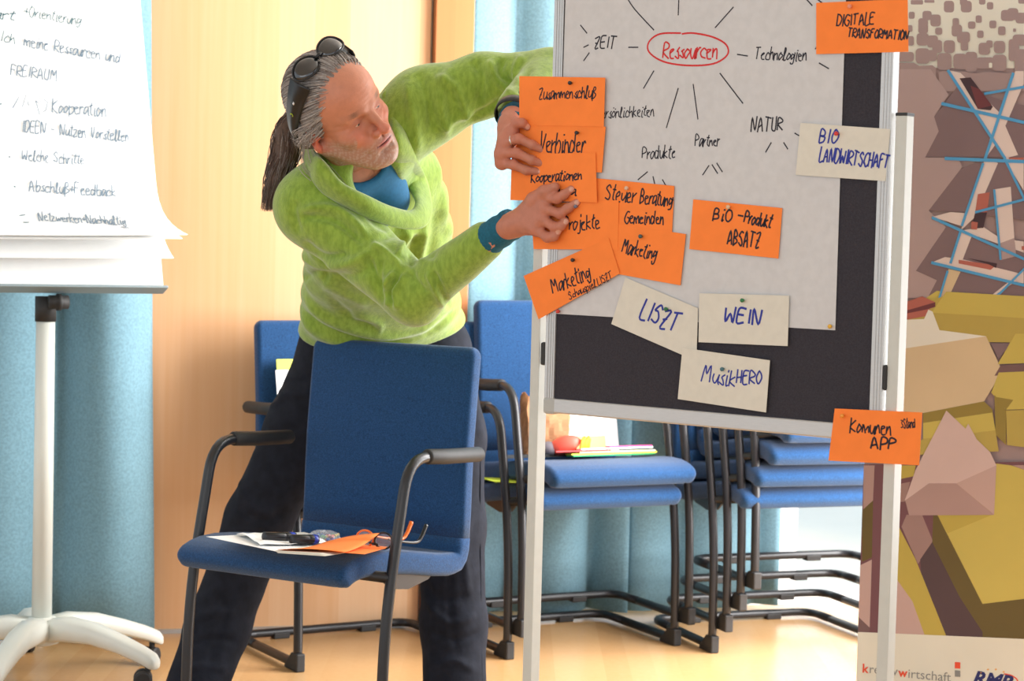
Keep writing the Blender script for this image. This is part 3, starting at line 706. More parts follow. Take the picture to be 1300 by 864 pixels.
def btext(txt,p0,p1,mt,offs=.0,shear=0,name='lettering'):
    cu=bpy.data.curves.new(name,'FONT'); cu.body=txt; cu.size=1; cu.offset=offs; cu.shear=shear; cu.resolution_u=3
    t=bpy.data.objects.new('t',cu); COL.objects.link(t); dg=bpy.context.evaluated_depsgraph_get(); me=bpy.data.meshes.new_from_object(t.evaluated_get(dg))
    bpy.data.objects.remove(t); A=SN.at(*p0); B=SN.at(*p1)
    xs=[v.co.x for v in me.vertices]; wd=max(xs)-min(xs); sc=(B-A).length/wd; U=(B-A).normalized(); Vv=BZ; off=wl(ban); x0=min(xs)
    for v in me.vertices:
        v.co=A+U*((v.co.x-x0)*sc)+Vv*(v.co.y*sc)+NNrm*(.001+.00006*layer[0])-off
    me.materials.append(mt); o=bpy.data.objects.new(name,me); COL.objects.link(o); o.parent=ban; return o
M_lg=mat('logo_grey',(140,140,136),.7); M_lr=mat('logo_red',(232,84,52),.7); M_ln=mat('logo_navy',(38,44,104),.7); M_lo=mat('logo_amber',(238,178,92),.7)
btext('k',(1096,852),(1104,853),M_lr,.02)
btext('reativ',(1105,853),(1140.5,856),M_lg); btext('w',(1141,857),(1153,858),M_lr,.03); btext('irtschaft',(1154,859),(1208,864),M_lg)
btext('RMB',(1235,867),(1287,874),M_ln,.035,.35)
q=MB()
def flat(mb,pts): mb.add([SN.at(*p)+NNrm*(.001+.00006*layer[0]) for p in pts],[list(range(len(pts)))])
flat(q,[(1213,839),(1220,839.5),(1220,847.5),(1213,847)]); q.build('logo_square',M_lr,ban,world=True)
q=MB(); flat(q,[(1213,849.5),(1220,850),(1220,858),(1213,857.5)]); q.build('logo_square',M_lg,ban,world=True)
q=MB()
for sx,sy in((1246,852),(1255,848.5),(1265,848.3),(1275,851.5)): flat(q,[(sx+1.9*math.cos(a*.785)*(1 if a%2==0 else .5),sy+1.7*math.sin(a*.785)*(1 if a%2==0 else .5)) for a in range(8)])
q.build('logo_stars',M_lo,ban,world=True)
q=MB(); SN2=Surf(SN.o,NNrm,.001+.00006*layer[0]); line(q,SN2,[(1275,855),(1284,857),(1291,862),(1292,868)],.003); q.build('logo_arc',M_lr,ban,world=True)
# ================================================================== FLIPCHART
fc=onz(52,858,0); fl=empty('flipchart_stand',fc,label='white five-star flipchart stand on casters with a pad of written sheets, left',cat='flipchart')
fy=math.radians(28)
FUv=Vector((math.cos(fy),math.sin(fy),0)); FH=Vector((math.sin(fy),-math.cos(fy),0)); tl=math.radians(18)
FUP=(BZ*math.cos(tl)-FH*math.sin(tl)); FN=FUv.cross(FUP).normalized()
if FN.y>0: FN=-FN
dFl=fc.y
corner=P(209,366,fc.y-.02+.13)    # lower right board corner
FB=corner-FUv*.70
def fp(u,v,o=0): return FB+FUv*u+FUP*v+FN*o
FR3=Matrix((FUv,-FN,FUP)).transposed()
b=MB(); b.box(fp(.35,.50,-.012),(.70,.014,1.0),FR3); b.build('back_panel',mat('blue_grey_panel',(150,178,186),.5),fl,world=True,bevel=.003)
b=MB(); b.prism([fp(0,-.012,-.015),fp(0,.004,-.015),fp(0,.004,.0),fp(0,.0,.032),fp(0,-.008,.036)],FUv*.70); b.build('pen_tray',mat('grey_tray',(140,156,162),.45),fl,world=True,bevel=.003)
pb=fc+BZ*.12; ptop=Vector((fc.x,fc.y,0))
zt=onz(60,378,0)
ztop=FB.z-.03
q=MB(); q.tube([fc+BZ*.11,Vector((fc.x,fc.y,ztop-.03))],[.0265,.0245],20); q.build('pole',M_whiteplastic,fl,world=True,smooth=True)
q=MB(); q.tube([Vector((fc.x,fc.y,ztop-.06)),Vector((fc.x,fc.y,ztop+.005))],.0275,18); q.build('clamp_collar',M_rub,fl,world=True,smooth=True)
q=MB(); kp=Vector((fc.x+.035,fc.y-.03,ztop-.008)); q.tube([kp-FUv*.02,kp+FUv*.03],.018,12); q.tube([kp+FUv*.0,kp+FUv*.012],.022,8); q.build('tilt_knob',M_rub,fl,world=True,smooth=True)
q=MB(); q.tube([fc+BZ*.085,fc+BZ*.09,fc+BZ*.155,fc+BZ*.16],[.03,.045,.042,.03],20); q.build('hub',M_whiteplastic,fl,world=True,smooth=True)
for k,a in enumerate((-97,-20,36,112,180+10)):
    a_=math.radians(a); dr=Vector((math.cos(a_),math.sin(a_),0)); sd=Vector((-dr.y,dr.x,0)); L_=.345
    prof=[(0.01,.09,.155,.04),(.08,.10,.165,.037),(.16,.10,.155,.033),(.24,.085,.13,.03),(.30,.066,.108,.027),(.335,.052,.092,.025),(L_,.052,.080,.02)]
    q=MB(); rows=[]
    for s_,zb,zt_,hw in prof:
        c_=fc+dr*s_; ring=[]
        for j in range(12):
            an=2*PI*j/12; ring.append(c_+sd*(hw*math.copysign(abs(math.cos(an))**.6,math.cos(an)))+BZ*((zb+zt_)/2+(zt_-zb)/2*math.copysign(abs(math.sin(an))**.7,math.sin(an))))
        rows.append(ring)
    n=12; q.add([p for r in rows for p in r],[(i*n+j,i*n+(j+1)%n,(i+1)*n+(j+1)%n,(i+1)*n+j) for i in range(len(rows)-1) for j in range(n)]); q.add(rows[0],[list(range(n))]); q.add(rows[-1],[list(range(n))])
    lg=q.build('leg',M_whiteplastic,fl,world=True,smooth=True)
    cp=fc+dr*.32; rot=math.radians(40+60*k); wd_=Vector((math.cos(rot),math.sin(rot),0)); fw=Vector((-wd_.y,wd_.x,0)); cc=cp+fw*.012+BZ*.0245
    q=MB()
    for s_ in(-1,1): q.tube([cc+wd_*s_*.006,cc+wd_*s_*.009,cc+wd_*s_*.021,cc+wd_*s_*.024],[.02,.0245,.0245,.019],18)
    q.tube([cc-wd_*.008,cc+wd_*.008],.016,12); q.tube([cp+BZ*.03,cp+BZ*.06],.008,10)
    q.build('caster',M_rub,lg,world=True)
# pad sheets, bent forward at the foot
def pad_sheet(name,off,lift,vb,flare,mt,w0=.008,w1=.692,par=None,th=.0012):
    mb=MB(); rows=[]
    for i in range(25):
        v=vb+(1.0-vb)*(i/24)**1.4; e=max(0,1-(v-vb)/.20)
        r=[]
        for j in range(9):
            u=w0+(w1-w0)*j/8+ (flare*e**3)*(j/8)
            r.append(fp(u,v-.0*e,off+lift*e**2.6*(1+.5*(j/8)**2)))
        rows.append(r)
    mb.grid(rows); return mb.build(name,mt,par,world=True,smooth=True,solid=th)
b=MB(); b.box(fp(.35,.495,.007),(.684,.012,.985),FR3); pad=b.build('paper_pad',M_paper,fl,world=True,bevel=.001)
pad_sheet('loose_sheet',.020,.045,.058,.010,M_paper,par=fl)
pad_sheet('loose_sheet',.022,.075,.098,.022,M_paper,par=fl)
top_sheet=pad_sheet('written_sheet',.026,.085,.103,.030,M_paper,par=fl)
SF=Surf(fp(0,0,.0275),FN)
b=MB(); b2=MB()
write(b2,SF,'Start',(0-30,20),(18,26),12,.003); write(b2,SF,'+Orientierung',(30,20),(102,32),13,.0022)
write(b2,SF,'Ich',(0,52),(18,56),13,.0024); write(b,SF,'meine Ressourcen und',(30,58),(152,80),14,.0032)
write(b,SF,'FREIRAUM',(13,95),(72,103),13,.0030); write(b,SF,'Kooperation',(66,143),(134,148),17,.0032); write(b,SF,'IDEEN - Nutzen Vorstellen',(28,167),(163,180),14,.0032)
line(b,SF,[(16,137),(24,123),(28,136),(33,120),(36,134)],.0032,False); line(b,SF,[(45,128),(52,134),(50,122),(60,130),(58,140),(50,146),(45,128)],.0028,False)
write(b,SF,'Welche Schritte',(27,203),(106,209),13,.0028); write(b,SF,'Abschluß+Feedback',(36,243),(146,250),14,.0032); write(b,SF,'Netzwerken+Nachhaltig',(44,286),(152,294),14,.0032)
for y in(132,199,238): write(b2,SF,'.',(-2 if y==132 else 10 if y==199 else 16,y),(3 if y==132 else 13 if y==199 else 19,y),8,.004)
line(b2,SF,[(21,278),(28,277)],.003); line(b2,SF,[(24,289),(31,289)],.003); line(b,SF,[(144,298),(153,300)],.003)
def conform(mb):
    for i,p in enumerate(mb.v):
        v=(p-FB).dot(FUP); u=(p-FB).dot(FUv)/.7; e=max(0,1-(v-.103)/.20); mb.v[i]=p+FN*(.0025+.085*e**2.6*(1+.5*u*u))
conform(b); conform(b2)
tag(b.build('writing',M_inkg,top_sheet,world=True),kind='stuff'); tag(b2.build('writing',M_inkt,top_sheet,world=True),kind='stuff')
#MAN_BEGIN
# ================================================================== THE MAN
def vnorm(V,F):
    a=V[F[:,2]]-V[F[:,0]]; b_=V[F[:,3]]-V[F[:,1]]; n=np.cross(a,b_); N_=np.zeros_like(V)
    for i in range(4): np.add.at(N_,F[:,i],n)
    return N_/np.maximum(np.linalg.norm(N_,axis=1),1e-12)[:,None]
def proj(V):
    q=V-np.array(CO); x=q@np.array(CR); y=q@np.array(CU); d=q@np.array(CF)
    return 650+FPX*x/d,432-FPX*y/d,d
_wd=rng.normal(size=(40,3)); _wd/=np.linalg.norm(_wd,axis=1)[:,None]; _wp=rng.uniform(0,6.28,40)
def wob(V,freq,k0=0,n=8):
    s=0
    for i in range(k0,k0+n): s=s+np.sin(V@_wd[i]*freq*(1+.35*((i*7)%5-2)/2)+_wp[i])
    return s/n
def folds(V,F,lst):
    N_=vnorm(V,F); x,y,d=proj(V); view=np.array(CO)-V; view/=np.linalg.norm(view,axis=1)[:,None]
    fac=np.clip((N_*view).sum(1)*3,0,1); D=np.zeros(len(V))
    for pts,wpx,amp in lst:
        pp=np.array([(p.x,p.y) for p in cr([Vector((a,b_,0)) for a,b_ in pts],5)]) if len(pts)>2 else np.array(pts,float)
        best=np.full(len(V),1e9); tt=np.zeros(len(V)); n=len(pp)-1
        sel=np.where((x>pp[:,0].min()-3*wpx)&(x<pp[:,0].max()+3*wpx)&(y>pp[:,1].min()-3*wpx)&(y<pp[:,1].max()+3*wpx))[0]
        xs,ys=x[sel],y[sel]; bs=np.full(len(sel),1e9); ts=np.zeros(len(sel))
        for i in range(n):
            a,b_=pp[i],pp[i+1]; ab=b_-a; L=max(ab@ab,1e-9); t=np.clip(((xs-a[0])*ab[0]+(ys-a[1])*ab[1])/L,0,1)
            dd=np.hypot(xs-a[0]-t*ab[0],ys-a[1]-t*ab[1]); m_=dd<bs; bs=np.where(m_,dd,bs); ts=np.where(m_,(i+t)/n,ts)
        D[sel]+=amp*np.exp(-(bs/wpx)**2)*np.clip(np.sin(PI*np.clip(ts,.02,.98))*1.8,0,1)
    return V+N_*(D*fac)[:,None]
man=empty('person',onz(405,930,0),label='man with grey ponytail in lime green fleece leaning over to pin up cards',cat='person')
# joints (pixel, pixel, depth)
SHR=(402,262,4.47); ELR=(526,376,4.37); WRR=(648,288,4.19)
SHL=(536,136,4.52); ELL=(700,98,4.46); WRL=(652,150,4.205)
RINGS_=[((470,205),4.58,46,.150,.088),((474,245),4.65,38,.172,.105),((478,275),4.71,28,.178,.110),((480,305),4.77,20,.180,.112),((481,335),4.83,13,.184,.112),((482,362),4.90,8,.190,.112),((483,388),4.96,4,.197,.106),((485,412),5.02,1,.203,.102),((485,430),5.06,0,.206,.100)]
def dm(d): return d+.12*min(1,max(0,(d-4.6)/.45))
RINGS=[(c,dm(d),a,hw*(1+.02*min(1,max(0,(d-4.6)/.45))),t) for c,d,a,hw,t in RINGS_]
spine=(P(462,200,4.5)-P(486,430,5.15)).normalized()
def torso(S,g,rings=RINGS,k=.05):
    for (c,d,ang_,hw,th) in rings:
        a=math.radians(ang_); ax=C2W(math.cos(a),math.sin(a),-.08); ax=(ax-spine*ax.dot(spine)).normalized(); tk=ax.cross(spine).normalized()
        S.ell(P(c[0],c[1],d),(hw+g,th+g,.095+g),[tuple(ax),tuple(tk),tuple(spine)],k)
# ---- sweater
SW=SDF(.0052)
torso(SW,0)
SW.cone(P(*SHR),P(*SHL),.082,.078,.05)
SW.cone(P(*SHR),P(*ELR),.086,.060,.045)
SW.cone(P(*ELR),P(616,306,4.25),.060,.041,.02)
SW.cone(P(*SHL),P(612,108,4.50),.080,.068,.05); SW.cone(P(612,108,4.50),P(*ELL),.068,.058,.03)
SW.cone(P(*ELL),P(657,138,4.26),.060,.043,.02)
SW.ell(P(476,226,4.40),(.048,.20,.056),[tuple(C2W(.80,.60,0)),tuple(C2W(0,0,1)),tuple(C2W(-.60,.80,0))],.015,'s')
hn=-spine*.75+C2W(.06,-.5,0); SW.plane(P(486,447,5.06),hn,.012)
Vs,Fs=SW.mesh(); Vs=smooth(Vs,Fs,2)
def Z8(*p): return [(340+a/2.978,170+b_/2.978) for a,b_ in p]
def ZT(*p): return [(500+a/2.01,b_/2.01) for a,b_ in p]
FL=[(Z8((385,415),(440,445),(515,520)),5,.008),(Z8((375,450),(410,560),(455,645)),5,-.007),(Z8((490,515),(440,580),(465,655)),4.5,.007),(Z8((525,525),(480,600),(495,665)),4,.006),
(Z8((430,470),(425,560),(480,640)),3.5,-.005),(Z8((505,540),(462,590),(478,650)),3.5,-.005),(Z8((540,510),(560,560),(600,600)),4,-.004),
(Z8((620,515),(650,580),(685,650)),3.5,-.005),(Z8((600,520),(632,590),(668,660)),4,.004),
(Z8((120,285),(260,285),(385,392)),6,.007),(Z8((115,315),(250,325),(370,420)),5,-.006),(Z8((110,250),(95,300),(120,380)),5,-.004),
(Z8((110,430),(190,492),(300,490),(410,435)),6,.006),(Z8((130,400),(210,462),(320,450)),5,-.005),(Z8((200,520),(300,540),(400,500)),6,-.004),
(Z8((200,560),(280,600),(390,650)),6,.004),
(Z8((545,365),(505,425),(490,470)),5,.006),(Z8((570,380),(545,450),(540,500)),4,-.005),(Z8((600,360),(585,430),(570,490)),5,.005),(Z8((640,280),(625,400),(610,480)),6,-.004),(Z8((660,80),(665,250),(690,400)),6,.005),
(Z8((130,590),(200,680),(350,745),(540,765),(700,690)),6,.007),(Z8((105,620),(190,725),(400,785),(600,750),(730,650)),4.5,-.007),(Z8((110,680),(200,765),(400,812),(560,800)),5,.004),
(Z8((105,560),(190,525),(230,560)),5,-.005),(Z8((310,690),(380,700),(440,740)),6,.005),(Z8((230,620),(330,700),(430,735)),5,-.005),
(Z8((380,290),(430,340),(520,360)),6,-.005),(Z8((420,400),(520,360),(600,350)),5,-.004),
(ZT((100,200),(160,225),(190,310)),6,.006),(ZT((60,180),(90,260),(100,340)),7,-.005),(ZT((200,150),(225,200),(215,280)),6,-.006),(ZT((240,150),(262,200),(300,235)),5,.006),(ZT((280,145),(272,190),(310,215)),4.5,-.006),
(ZT((330,140),(310,180),(320,215)),5,.005),(ZT((150,165),(120,250),(135,360)),7,.005),(ZT((30,200),(50,300),(60,400)),7,.005),(ZT((350,170),(330,210),(322,240)),4,-.005),(ZT((180,310),(240,280),(280,250)),5,-.005),(ZT((120,330),(160,300),(210,290)),5,.005)]
Vs=folds(Vs,Fs,[(p,w_*1.0,a*1.85) for p,w_,a in FL])
Ns=vnorm(Vs,Fs); Vs=Vs+Ns*(.0035*wob(Vs,30,0)+.0011*wob(Vs,85,8))[:,None]
sweater=npobj('sweater',Vs,Fs,M_sweat,man)
from mathutils.bvhtree import BVHTree
bvh=BVHTree.FromPolygons([tuple(v) for v in Vs],[tuple(int(i) for i in f) for f in Fs])
def surf_d(px,py,dflt=4.6):
    r=ray(px,py); h=bvh.ray_cast(CO,r.normalized())
    return (h[0]-CO).dot(CF) if h[0] is not None else dflt
# ---- collar: thick folded sheet around the neck opening
sec=[((402,176),(384,186),4.53,.03),((396,186),(386,205),4.49,.03),((404,198),(396,228),0,.030),((414,209),(409,245),0,.034),((431,230),(428,257),0,.034),((449,241),(446,266),0,.032),((466,249),(466,277),0,.030),((484,258),(489,285),0,.028),
     ((503,265),(515,291),0,.028),((521,268),(538,289),0,.030),((528,257),(548,272),0,.034),((520,240),(547,247),0,.036),((509,222),(540,222),0,.036),((502,204),(528,198),0,.036),((499,180),(515,170),0,.036),((495,150),(503,142),4.47,.03),((484,122),(492,110),4.50,.03)]
rows=[]
last=4.5
for (i_,o_,dd,st) in sec:
    do=dd if dd else min(surf_d(*o_,last),last+.05)-.002; last=do
    pi_=P(i_[0],i_[1],do-st); po_=P(o_[0],o_[1],do+.004); pm=(pi_+po_)/2-CF*(.016); rows.append([pi_+CF*.022,pi_,pi_.lerp(pm,.55)-CF*.004,pm,po_.lerp(pm,.4)-CF*.004,po_])
cols=list(zip(*rows)); dense=[cr(c,4) for c in cols]
b=MB(); b.grid([list(r) for r in zip(*dense)]); b.build('collar',M_sweat,sweater,world=True,smooth=True,solid=.007,sub=1)
# hem and seam stitching
b=MB()
# ---- teal cuffs
def cuff(a,b_,ra,rb,nm='cuff'):
    a=Vector(a);b_=Vector(b_); pts=[];rs=[]
    for i in range(13):
        t=i/12; pts.append(a.lerp(b_,t)); rs.append(ra+(rb-ra)*t+.0012*math.sin(t*PI*7))
    pts.append(b_-(b_-a)*.05); rs.append(rb*.86)
    q=MB(); q.tube(pts,rs,24,cap=False); return q.build(nm,M_teal,man,world=True,smooth=True)
cuff(P(606,313,4.262),P(651,283,4.195),.036,.0325)
cuff(P(660,134,4.27),P(650,160,4.20),.035,.031)
# ---- watch
wa=P(656,138,4.245); wb=P(650,153,4.212); wdir=(wb-wa).normalized()
fr=Vector(-CF); fr=(fr-wdir*fr.dot(wdir)).normalized(); sd_=wdir.cross(fr)
q=MB(); n=28; rows=[]
for j in range(n+1):
    a=2*PI*j/n; dr=fr*math.cos(a)+sd_*math.sin(a); c_=wa.lerp(wb,.45)
    rows.append([c_+dr*.0385-wdir*.010,c_+dr*.041-wdir*.008,c_+dr*.041+wdir*.008,c_+dr*.0385+wdir*.010])
q.grid(rows); watch=q.build('wristwatch',M_matteblack,man,world=True,smooth=True,solid=.002)
a=math.radians(-28); dr=fr*math.cos(a)+sd_*math.sin(a); tg=wdir.cross(dr); c_=wa.lerp(wb,.4)+dr*.044
R_=Matrix((tg,wdir,dr)).transposed(); q=MB(); q.box(c_,(.034,.024,.010),R_); q.build('watch_case',M_matteblack,watch,world=True,bevel=.003)
for k_ in(-.009,0,.009): q=MB(); q.box(c_+dr*.0053+tg*k_,(.006,.004,.0008),R_); q.build('watch_mark',M_paper,watch,world=True)
# ---- shirt
SH=SDF(.006); torso(SH,-.010,RINGS[:3],.04); SH.cone(P(*SHR),P(*SHL),.068,.066,.04)
SH.cone(P(466,212,4.53),P(460,196,4.50),.078,.068,.03)
SH.ell(P(478,252,4.56),(.075,.07,.06),None,.03); SH.ell(P(456,201,4.38),(.056,.20,.046),[tuple(C2W(.86,.5,0)),tuple(C2W(0,0,1)),tuple(C2W(-.5,.86,0))],.01,'s')
Vh,Fh=SH.mesh(); npobj('t_shirt',smooth(Vh,Fh,1),Fh,M_shirt,man)
# ---- head frame
HL_=C2W(.585,.634,-.505).normalized(); HF_=C2W(.731,-.129,.685); HF_=(HF_-HL_*HF_.dot(HL_)).normalized(); HU_=HL_.cross(HF_)
if HU_.dot(CU)<0: HU_=-HU_
HS=1.06; E0=P(465.5,143,4.30)
def hp(x,y,z): return E0+(HL_*x+HF_*y+HU_*z)*HS
AX=[tuple(HL_),tuple(HF_),tuple(HU_)]
def rotax(yaw=0,pit=0,rol=0):
    M=Matrix.Rotation(rol,3,'Y')@Matrix.Rotation(pit,3,'X')@Matrix.Rotation(yaw,3,'Z'); out=[]
    for i in range(3):
        v=M.col[i]; out.append(tuple(HL_*v[0]+HF_*v[1]+HU_*v[2]))
    return out
H=SDF(.0021)
def he(c,r,k=.012,op='u',ax=None): H.ell(hp(*c),[q*HS for q in r],ax or AX,k*HS,op)
def hc(a,b_,ra,rb,k=.010,op='u'): H.cone(hp(*a),hp(*b_),ra*HS,rb*HS,k*HS,op)
he((0,-.088,.036),(.0745,.096,.086)); he((0,-.042,.040),(.062,.054,.058),.03)
he((0,-.050,-.030),(.058,.052,.070),.03); he((0,-.030,-.070),(.044,.040,.042),.03)
for s_ in(-1,1):
    hc((s_*.056,-.082,-.052),(s_*.024,-.014,-.104),.015,.014,.03)
    he((s_*.044,-.024,-.028),(.020,.021,.017),.022)
    hc((s_*.047,-.013,.0155),(s_*.014,.0045,.0145),.0080,.0085,.013)
    he((s_*.0310,.013,-.004),(.0175,.0150,.0120),.010,'s')
    he((s_*.0315,-.0110,-.002),(.0150,.0140,.0135),.004)
    hc((s_*.047,-.008,-.004),(s_*.018,-.001,-.006),.0024,.0022,.004)
    he((s_*.0315,.0030,-.0072),(.0115,.006,.0015),.0015,'s')
    hc((s_*.046,-.006,.003),(s_*.019,.0030,.0035),.0022,.002,.004)
    hc((s_*.021,.004,-.044),(s_*.034,-.004,-.072),.0042,.0036,.010,'s')
he((0,-.002,-.108),(.021,.017,.015),.018)
hc((0,.001,.010),(0,.0275,-.030),.0078,.0088,.010); he((0,.0320,-.0365),(.0118,.0118,.0100),.007); hc((0,.012,-.008),(0,.018,-.014),.0085,.0085,.006)
for s_ in(-1,1):
    he((s_*.0130,.0175,-.0405),(.0080,.0105,.0080),.004); he((s_*.0062,.0225,-.0485),(.0036,.0050,.0040),.002,'s')
he((0,-.005,-.062),(.032,.017,.022),.018)
hc((0,.012,-.050),(0,.013,-.058),.0018,.0018,.004,'s')
he((0,.0085,-.0635),(.021,.0078,.0052),.004); he((0,.0075,-.0735),(.0185,.0078,.0056),.004)
he((0,.0165,-.0686),(.0235,.0095,.0013),.0015,'s'); hc((-.014,.008,-.086),(.014,.008,-.086),.003,.003,.010,'s')
for s_ in(-1,1):  # ears
    ea=rotax(s_*-.35,-.18,0)
    he((s_*.0790,-.094,-.010),(.0065,.0175,.0300),.004,ax=ea); he((s_*.0800,-.090,-.036),(.0060,.0100,.0110),.006,ax=ea)
    he((s_*.0865,-.090,-.006),(.0060,.0110,.0200),.004,'s',ax=ea); hc((s_*.074,-.082,-.014),(s_*.080,-.082,-.014),.005,.004,.004)
    hc((s_*.0845,-.098,.006),(s_*.0845,-.096,-.018),.002,.002,.004)
H.cone(hp(0,-.098,-.045),P(452,214,4.54),.060,.066,.03)
H.cone(hp(.028,-.062,-.078),P(478,222,4.47),.012,.012,.02); H.cone(hp(-.06,-.10,-.05),P(460,226,4.49),.013,.012,.02)
H.cone(P(452,214,4.54),P(456,238,4.60),.066,.060,.04)
Vh,Fh=H.mesh(); Vh=smooth(Vh,Fh,2,.4)
A_=np.array([HL_,HF_,HU_]); loc=((Vh-np.array(E0))@A_.T)/HS; x_,y_,z_=loc[:,0],loc[:,1],loc[:,2]
Nh=vnorm(Vh,Fh)
# fine wrinkles on the forehead and by the eyes
wr=np.exp(-((np.abs(x_))/.04)**2)*(y_>-.03)*np.exp(-((z_-.045)/.02)**2)*np.sin(z_*700+x_*20)*.00035
cf=(np.hypot(np.abs(x_)-.052,(z_+.002))<.016)*(y_<.0)*np.sin(np.arctan2(z_+.002,np.abs(x_)-.030)*16)*.0004
Vh=Vh+Nh*(wr+cf+.0003*wob(Vh,150,3))[:,None]
def L3(c): return np.array(s2l(c))
colr=np.tile(L3((192,128,100)),(len(Vh),1))
def tint(mask,c,amt=1.0):
    global colr
    m_=np.clip(mask*amt,0,1)[:,None]; colr=colr*(1-m_)+L3(c)*m_
g3=lambda a,b_,c,r: np.exp(-(((np.abs(x_)-a)**2+(y_-b_)**2+(z_-c)**2)/r**2))
tint(g3(0,.03,-.038,.016),(205,104,84),.75); tint(g3(.042,-.008,-.032,.022),(204,112,88),.65); tint(np.exp(-((z_-.05)/.03)**2)*(y_>-.05),(204,132,100),.5)
front=(y_>-.10)
stub=front*np.clip((-.048-z_)/.012,0,1)*np.clip((z_+.135)/.012,0,1)
stub=np.maximum(stub,front*(np.abs(x_)>.05)*np.clip((-.02-z_)/.02,0,1))*(1-g3(.028,.0,-.045,.018))
tint(stub,(158,128,112),.62); st2=stub*(wob(Vh,900,10)>.1); tint(st2,(196,182,170),.35)
lip=np.exp(-((x_/.023)**2+((z_+.0688)/.0085)**2)**2)*(y_>.003); tint(lip,(176,84,78),.85)
tint(g3(.033,.003,.0185,.011)*(np.abs(z_-.0185-.05*np.abs(np.abs(x_)-.03))<.006),(104,78,64),.85)
tint(g3(.0315,-.003,-.002,.014),(168,100,84),.55); tint((np.abs(z_+.0686)<.0016)*(np.abs(x_)<.023)*(y_>.0),(96,42,40),.9)
tint(np.exp(-((np.abs(x_)-.084)/.012)**2)*(np.abs(y_+.092)<.03)*(np.abs(z_+.01)<.04),(208,98,78),.7)
# ---- hands
HA=SDF(.0017)
def hand(wr_,kn,fing,thumb,rw=.0225):
    w_=P(*wr_)
    for k_ in kn: HA.cone(w_,P(*k_),rw*.85,.0125,.016)
    for i in range(len(kn)-1): HA.cone(P(*kn[i]),P(*kn[i+1]),.0115,.0115,.010)
    for k_,f_ in zip(kn,fing):
        pts=[P(*k_)]+[P(*q) for q in f_]; rs=[.0108,.0098,.0088,.0076][:len(pts)]
        for i in range(len(pts)-1): HA.cone(pts[i],pts[i+1],rs[i],rs[i+1],.0045)
        for i in range(1,len(pts)-1): HA.ell(pts[i],(rs[i]*1.07,)*3,None,.003)
        dn=(pts[-1]-pts[-2]).normalized()
    tp=[P(*q) for q in thumb]; rs=[.0150,.0135,.0112,.0092]
    for i in range(len(tp)-1): HA.cone(tp[i],tp[i+1],rs[i],rs[i+1],.008)
KR=[(686,251,4.120),(691,264,4.116),(688,278,4.120),(681,291,4.130)]
FR_=[[(707,252,4.096),(716,247,4.092),(725,240,4.090)],[(711,271,4.096),(721,264,4.090),(732,257,4.086)],[(704,288,4.103),(712,287,4.098),(718,281,4.096)],[(695,301,4.112),(703,300,4.106),(708,294,4.104)]]
hand((655,284,4.175),KR,FR_,[(662,271,4.165),(677,253,4.130),(690,243,4.108),(705,237,4.100)])
HA.cone(P(645,288,4.19),P(656,284,4.175),.026,.0225,.012)
KL=[(649,167,4.160),(642,180,4.160),(637,194,4.165),(637,207,4.172)]
FL_=[[(656,156,4.148),(663,156,4.146),(669,161,4.152)],[(659,176,4.142),(676,184,4.138),(692,192,4.142)],[(656,194,4.142),(675,203,4.137),(692,209,4.141)],[(652,209,4.150),(668,216,4.144),(686,218,4.144)]]
hand((649,160,4.195),KL,FL_,[(652,172,4.205),(656,186,4.222),(664,194,4.218),(676,198,4.212)])
HA.cone(P(651,150,4.21),P(648,162,4.193),.026,.023,.012)
Va,Fa=HA.mesh(); Va=smooth(Va,Fa,1,.4)
ca=np.tile(L3((186,120,96)),(len(Va),1))
xa,ya,da=proj(Va)
for k_ in KR+KL+[f[0] for f in FR_+FL_]:
    p=np.array(P(*k_)); m_=np.exp(-(np.linalg.norm(Va-p,axis=1)/.013)**2)[:,None]*.35; ca=ca*(1-m_)+L3((196,102,82))*m_
for f in FR_+FL_:
    p=np.array(P(f[-1][0]+1,f[-1][1],f[-1][2]-.007)); m_=(np.linalg.norm(Va-p,axis=1)<.0058)[:,None]*.7; ca=ca*(1-m_)+L3((222,176,156))*m_
Na=vnorm(Va,Fa)
# tendons and veins on the backs
def vein(a,b_,r,amp):
    a=np.array(P(*a)); b_=np.array(P(*b_)); ab=b_-a; t=np.clip(((Va-a)@ab)/(ab@ab),0,1); d_=np.linalg.norm(Va-a-t[:,None]*ab,axis=1); return amp*np.exp(-(np.maximum(d_-.016,0)/r)**2)*np.exp(-((t-.55)/.4)**2)
dv_=0
for k_ in KR: dv_=dv_+vein((657,284,4.170),k_,.0022,.0007)
for k_ in KL: dv_=dv_+vein((649,161,4.190),k_,.0022,.0007)
Va=Va+Na*(dv_+.0003*wob(Va,500,5))[:,None]
# ---- covered core of the body
CB=SDF(.014)
torso(CB,-.03,RINGS[:6]); CB.cone(P(*SHR),P(*SHL),.055,.055,.04)
CB.cone(P(*SHR),P(*ELR),.050,.034,.03); CB.cone(P(*ELR),P(*WRR),.036,.020,.02)
CB.cone(P(*SHL),P(614,112,4.5),.050,.040,.03); CB.cone(P(614,112,4.5),P(*ELL),.040,.032,.02); CB.cone(P(*ELL),P(*WRL),.036,.020,.02)
LR=[(432,452,5.09,.104),(385,545,5.15,.094),(328,660,5.15,.081),(276,797,5.12,.078),(238,905,5.04,.076)]
LL=[(546,450,5.08,.104),(568,555,5.12,.093),(573,665,5.10,.083),(576,792,5.08,.080),(578,908,5.04,.078)]
LR=[(a,b_,c+.10,r*1.015) for a,b_,c,r in LR]; LL=[(a,b_,c+.09,r*1.015) for a,b_,c,r in LL]
for LG in(LR,LL):
    for i in range(4): CB.cone(P(*LG[i][:3]),P(*LG[i+1][:3]),LG[i][3]-.03,LG[i+1][3]-.03,.02)
CB.ell(P(488,435,5.19),(.15,.08,.11),None,.04)
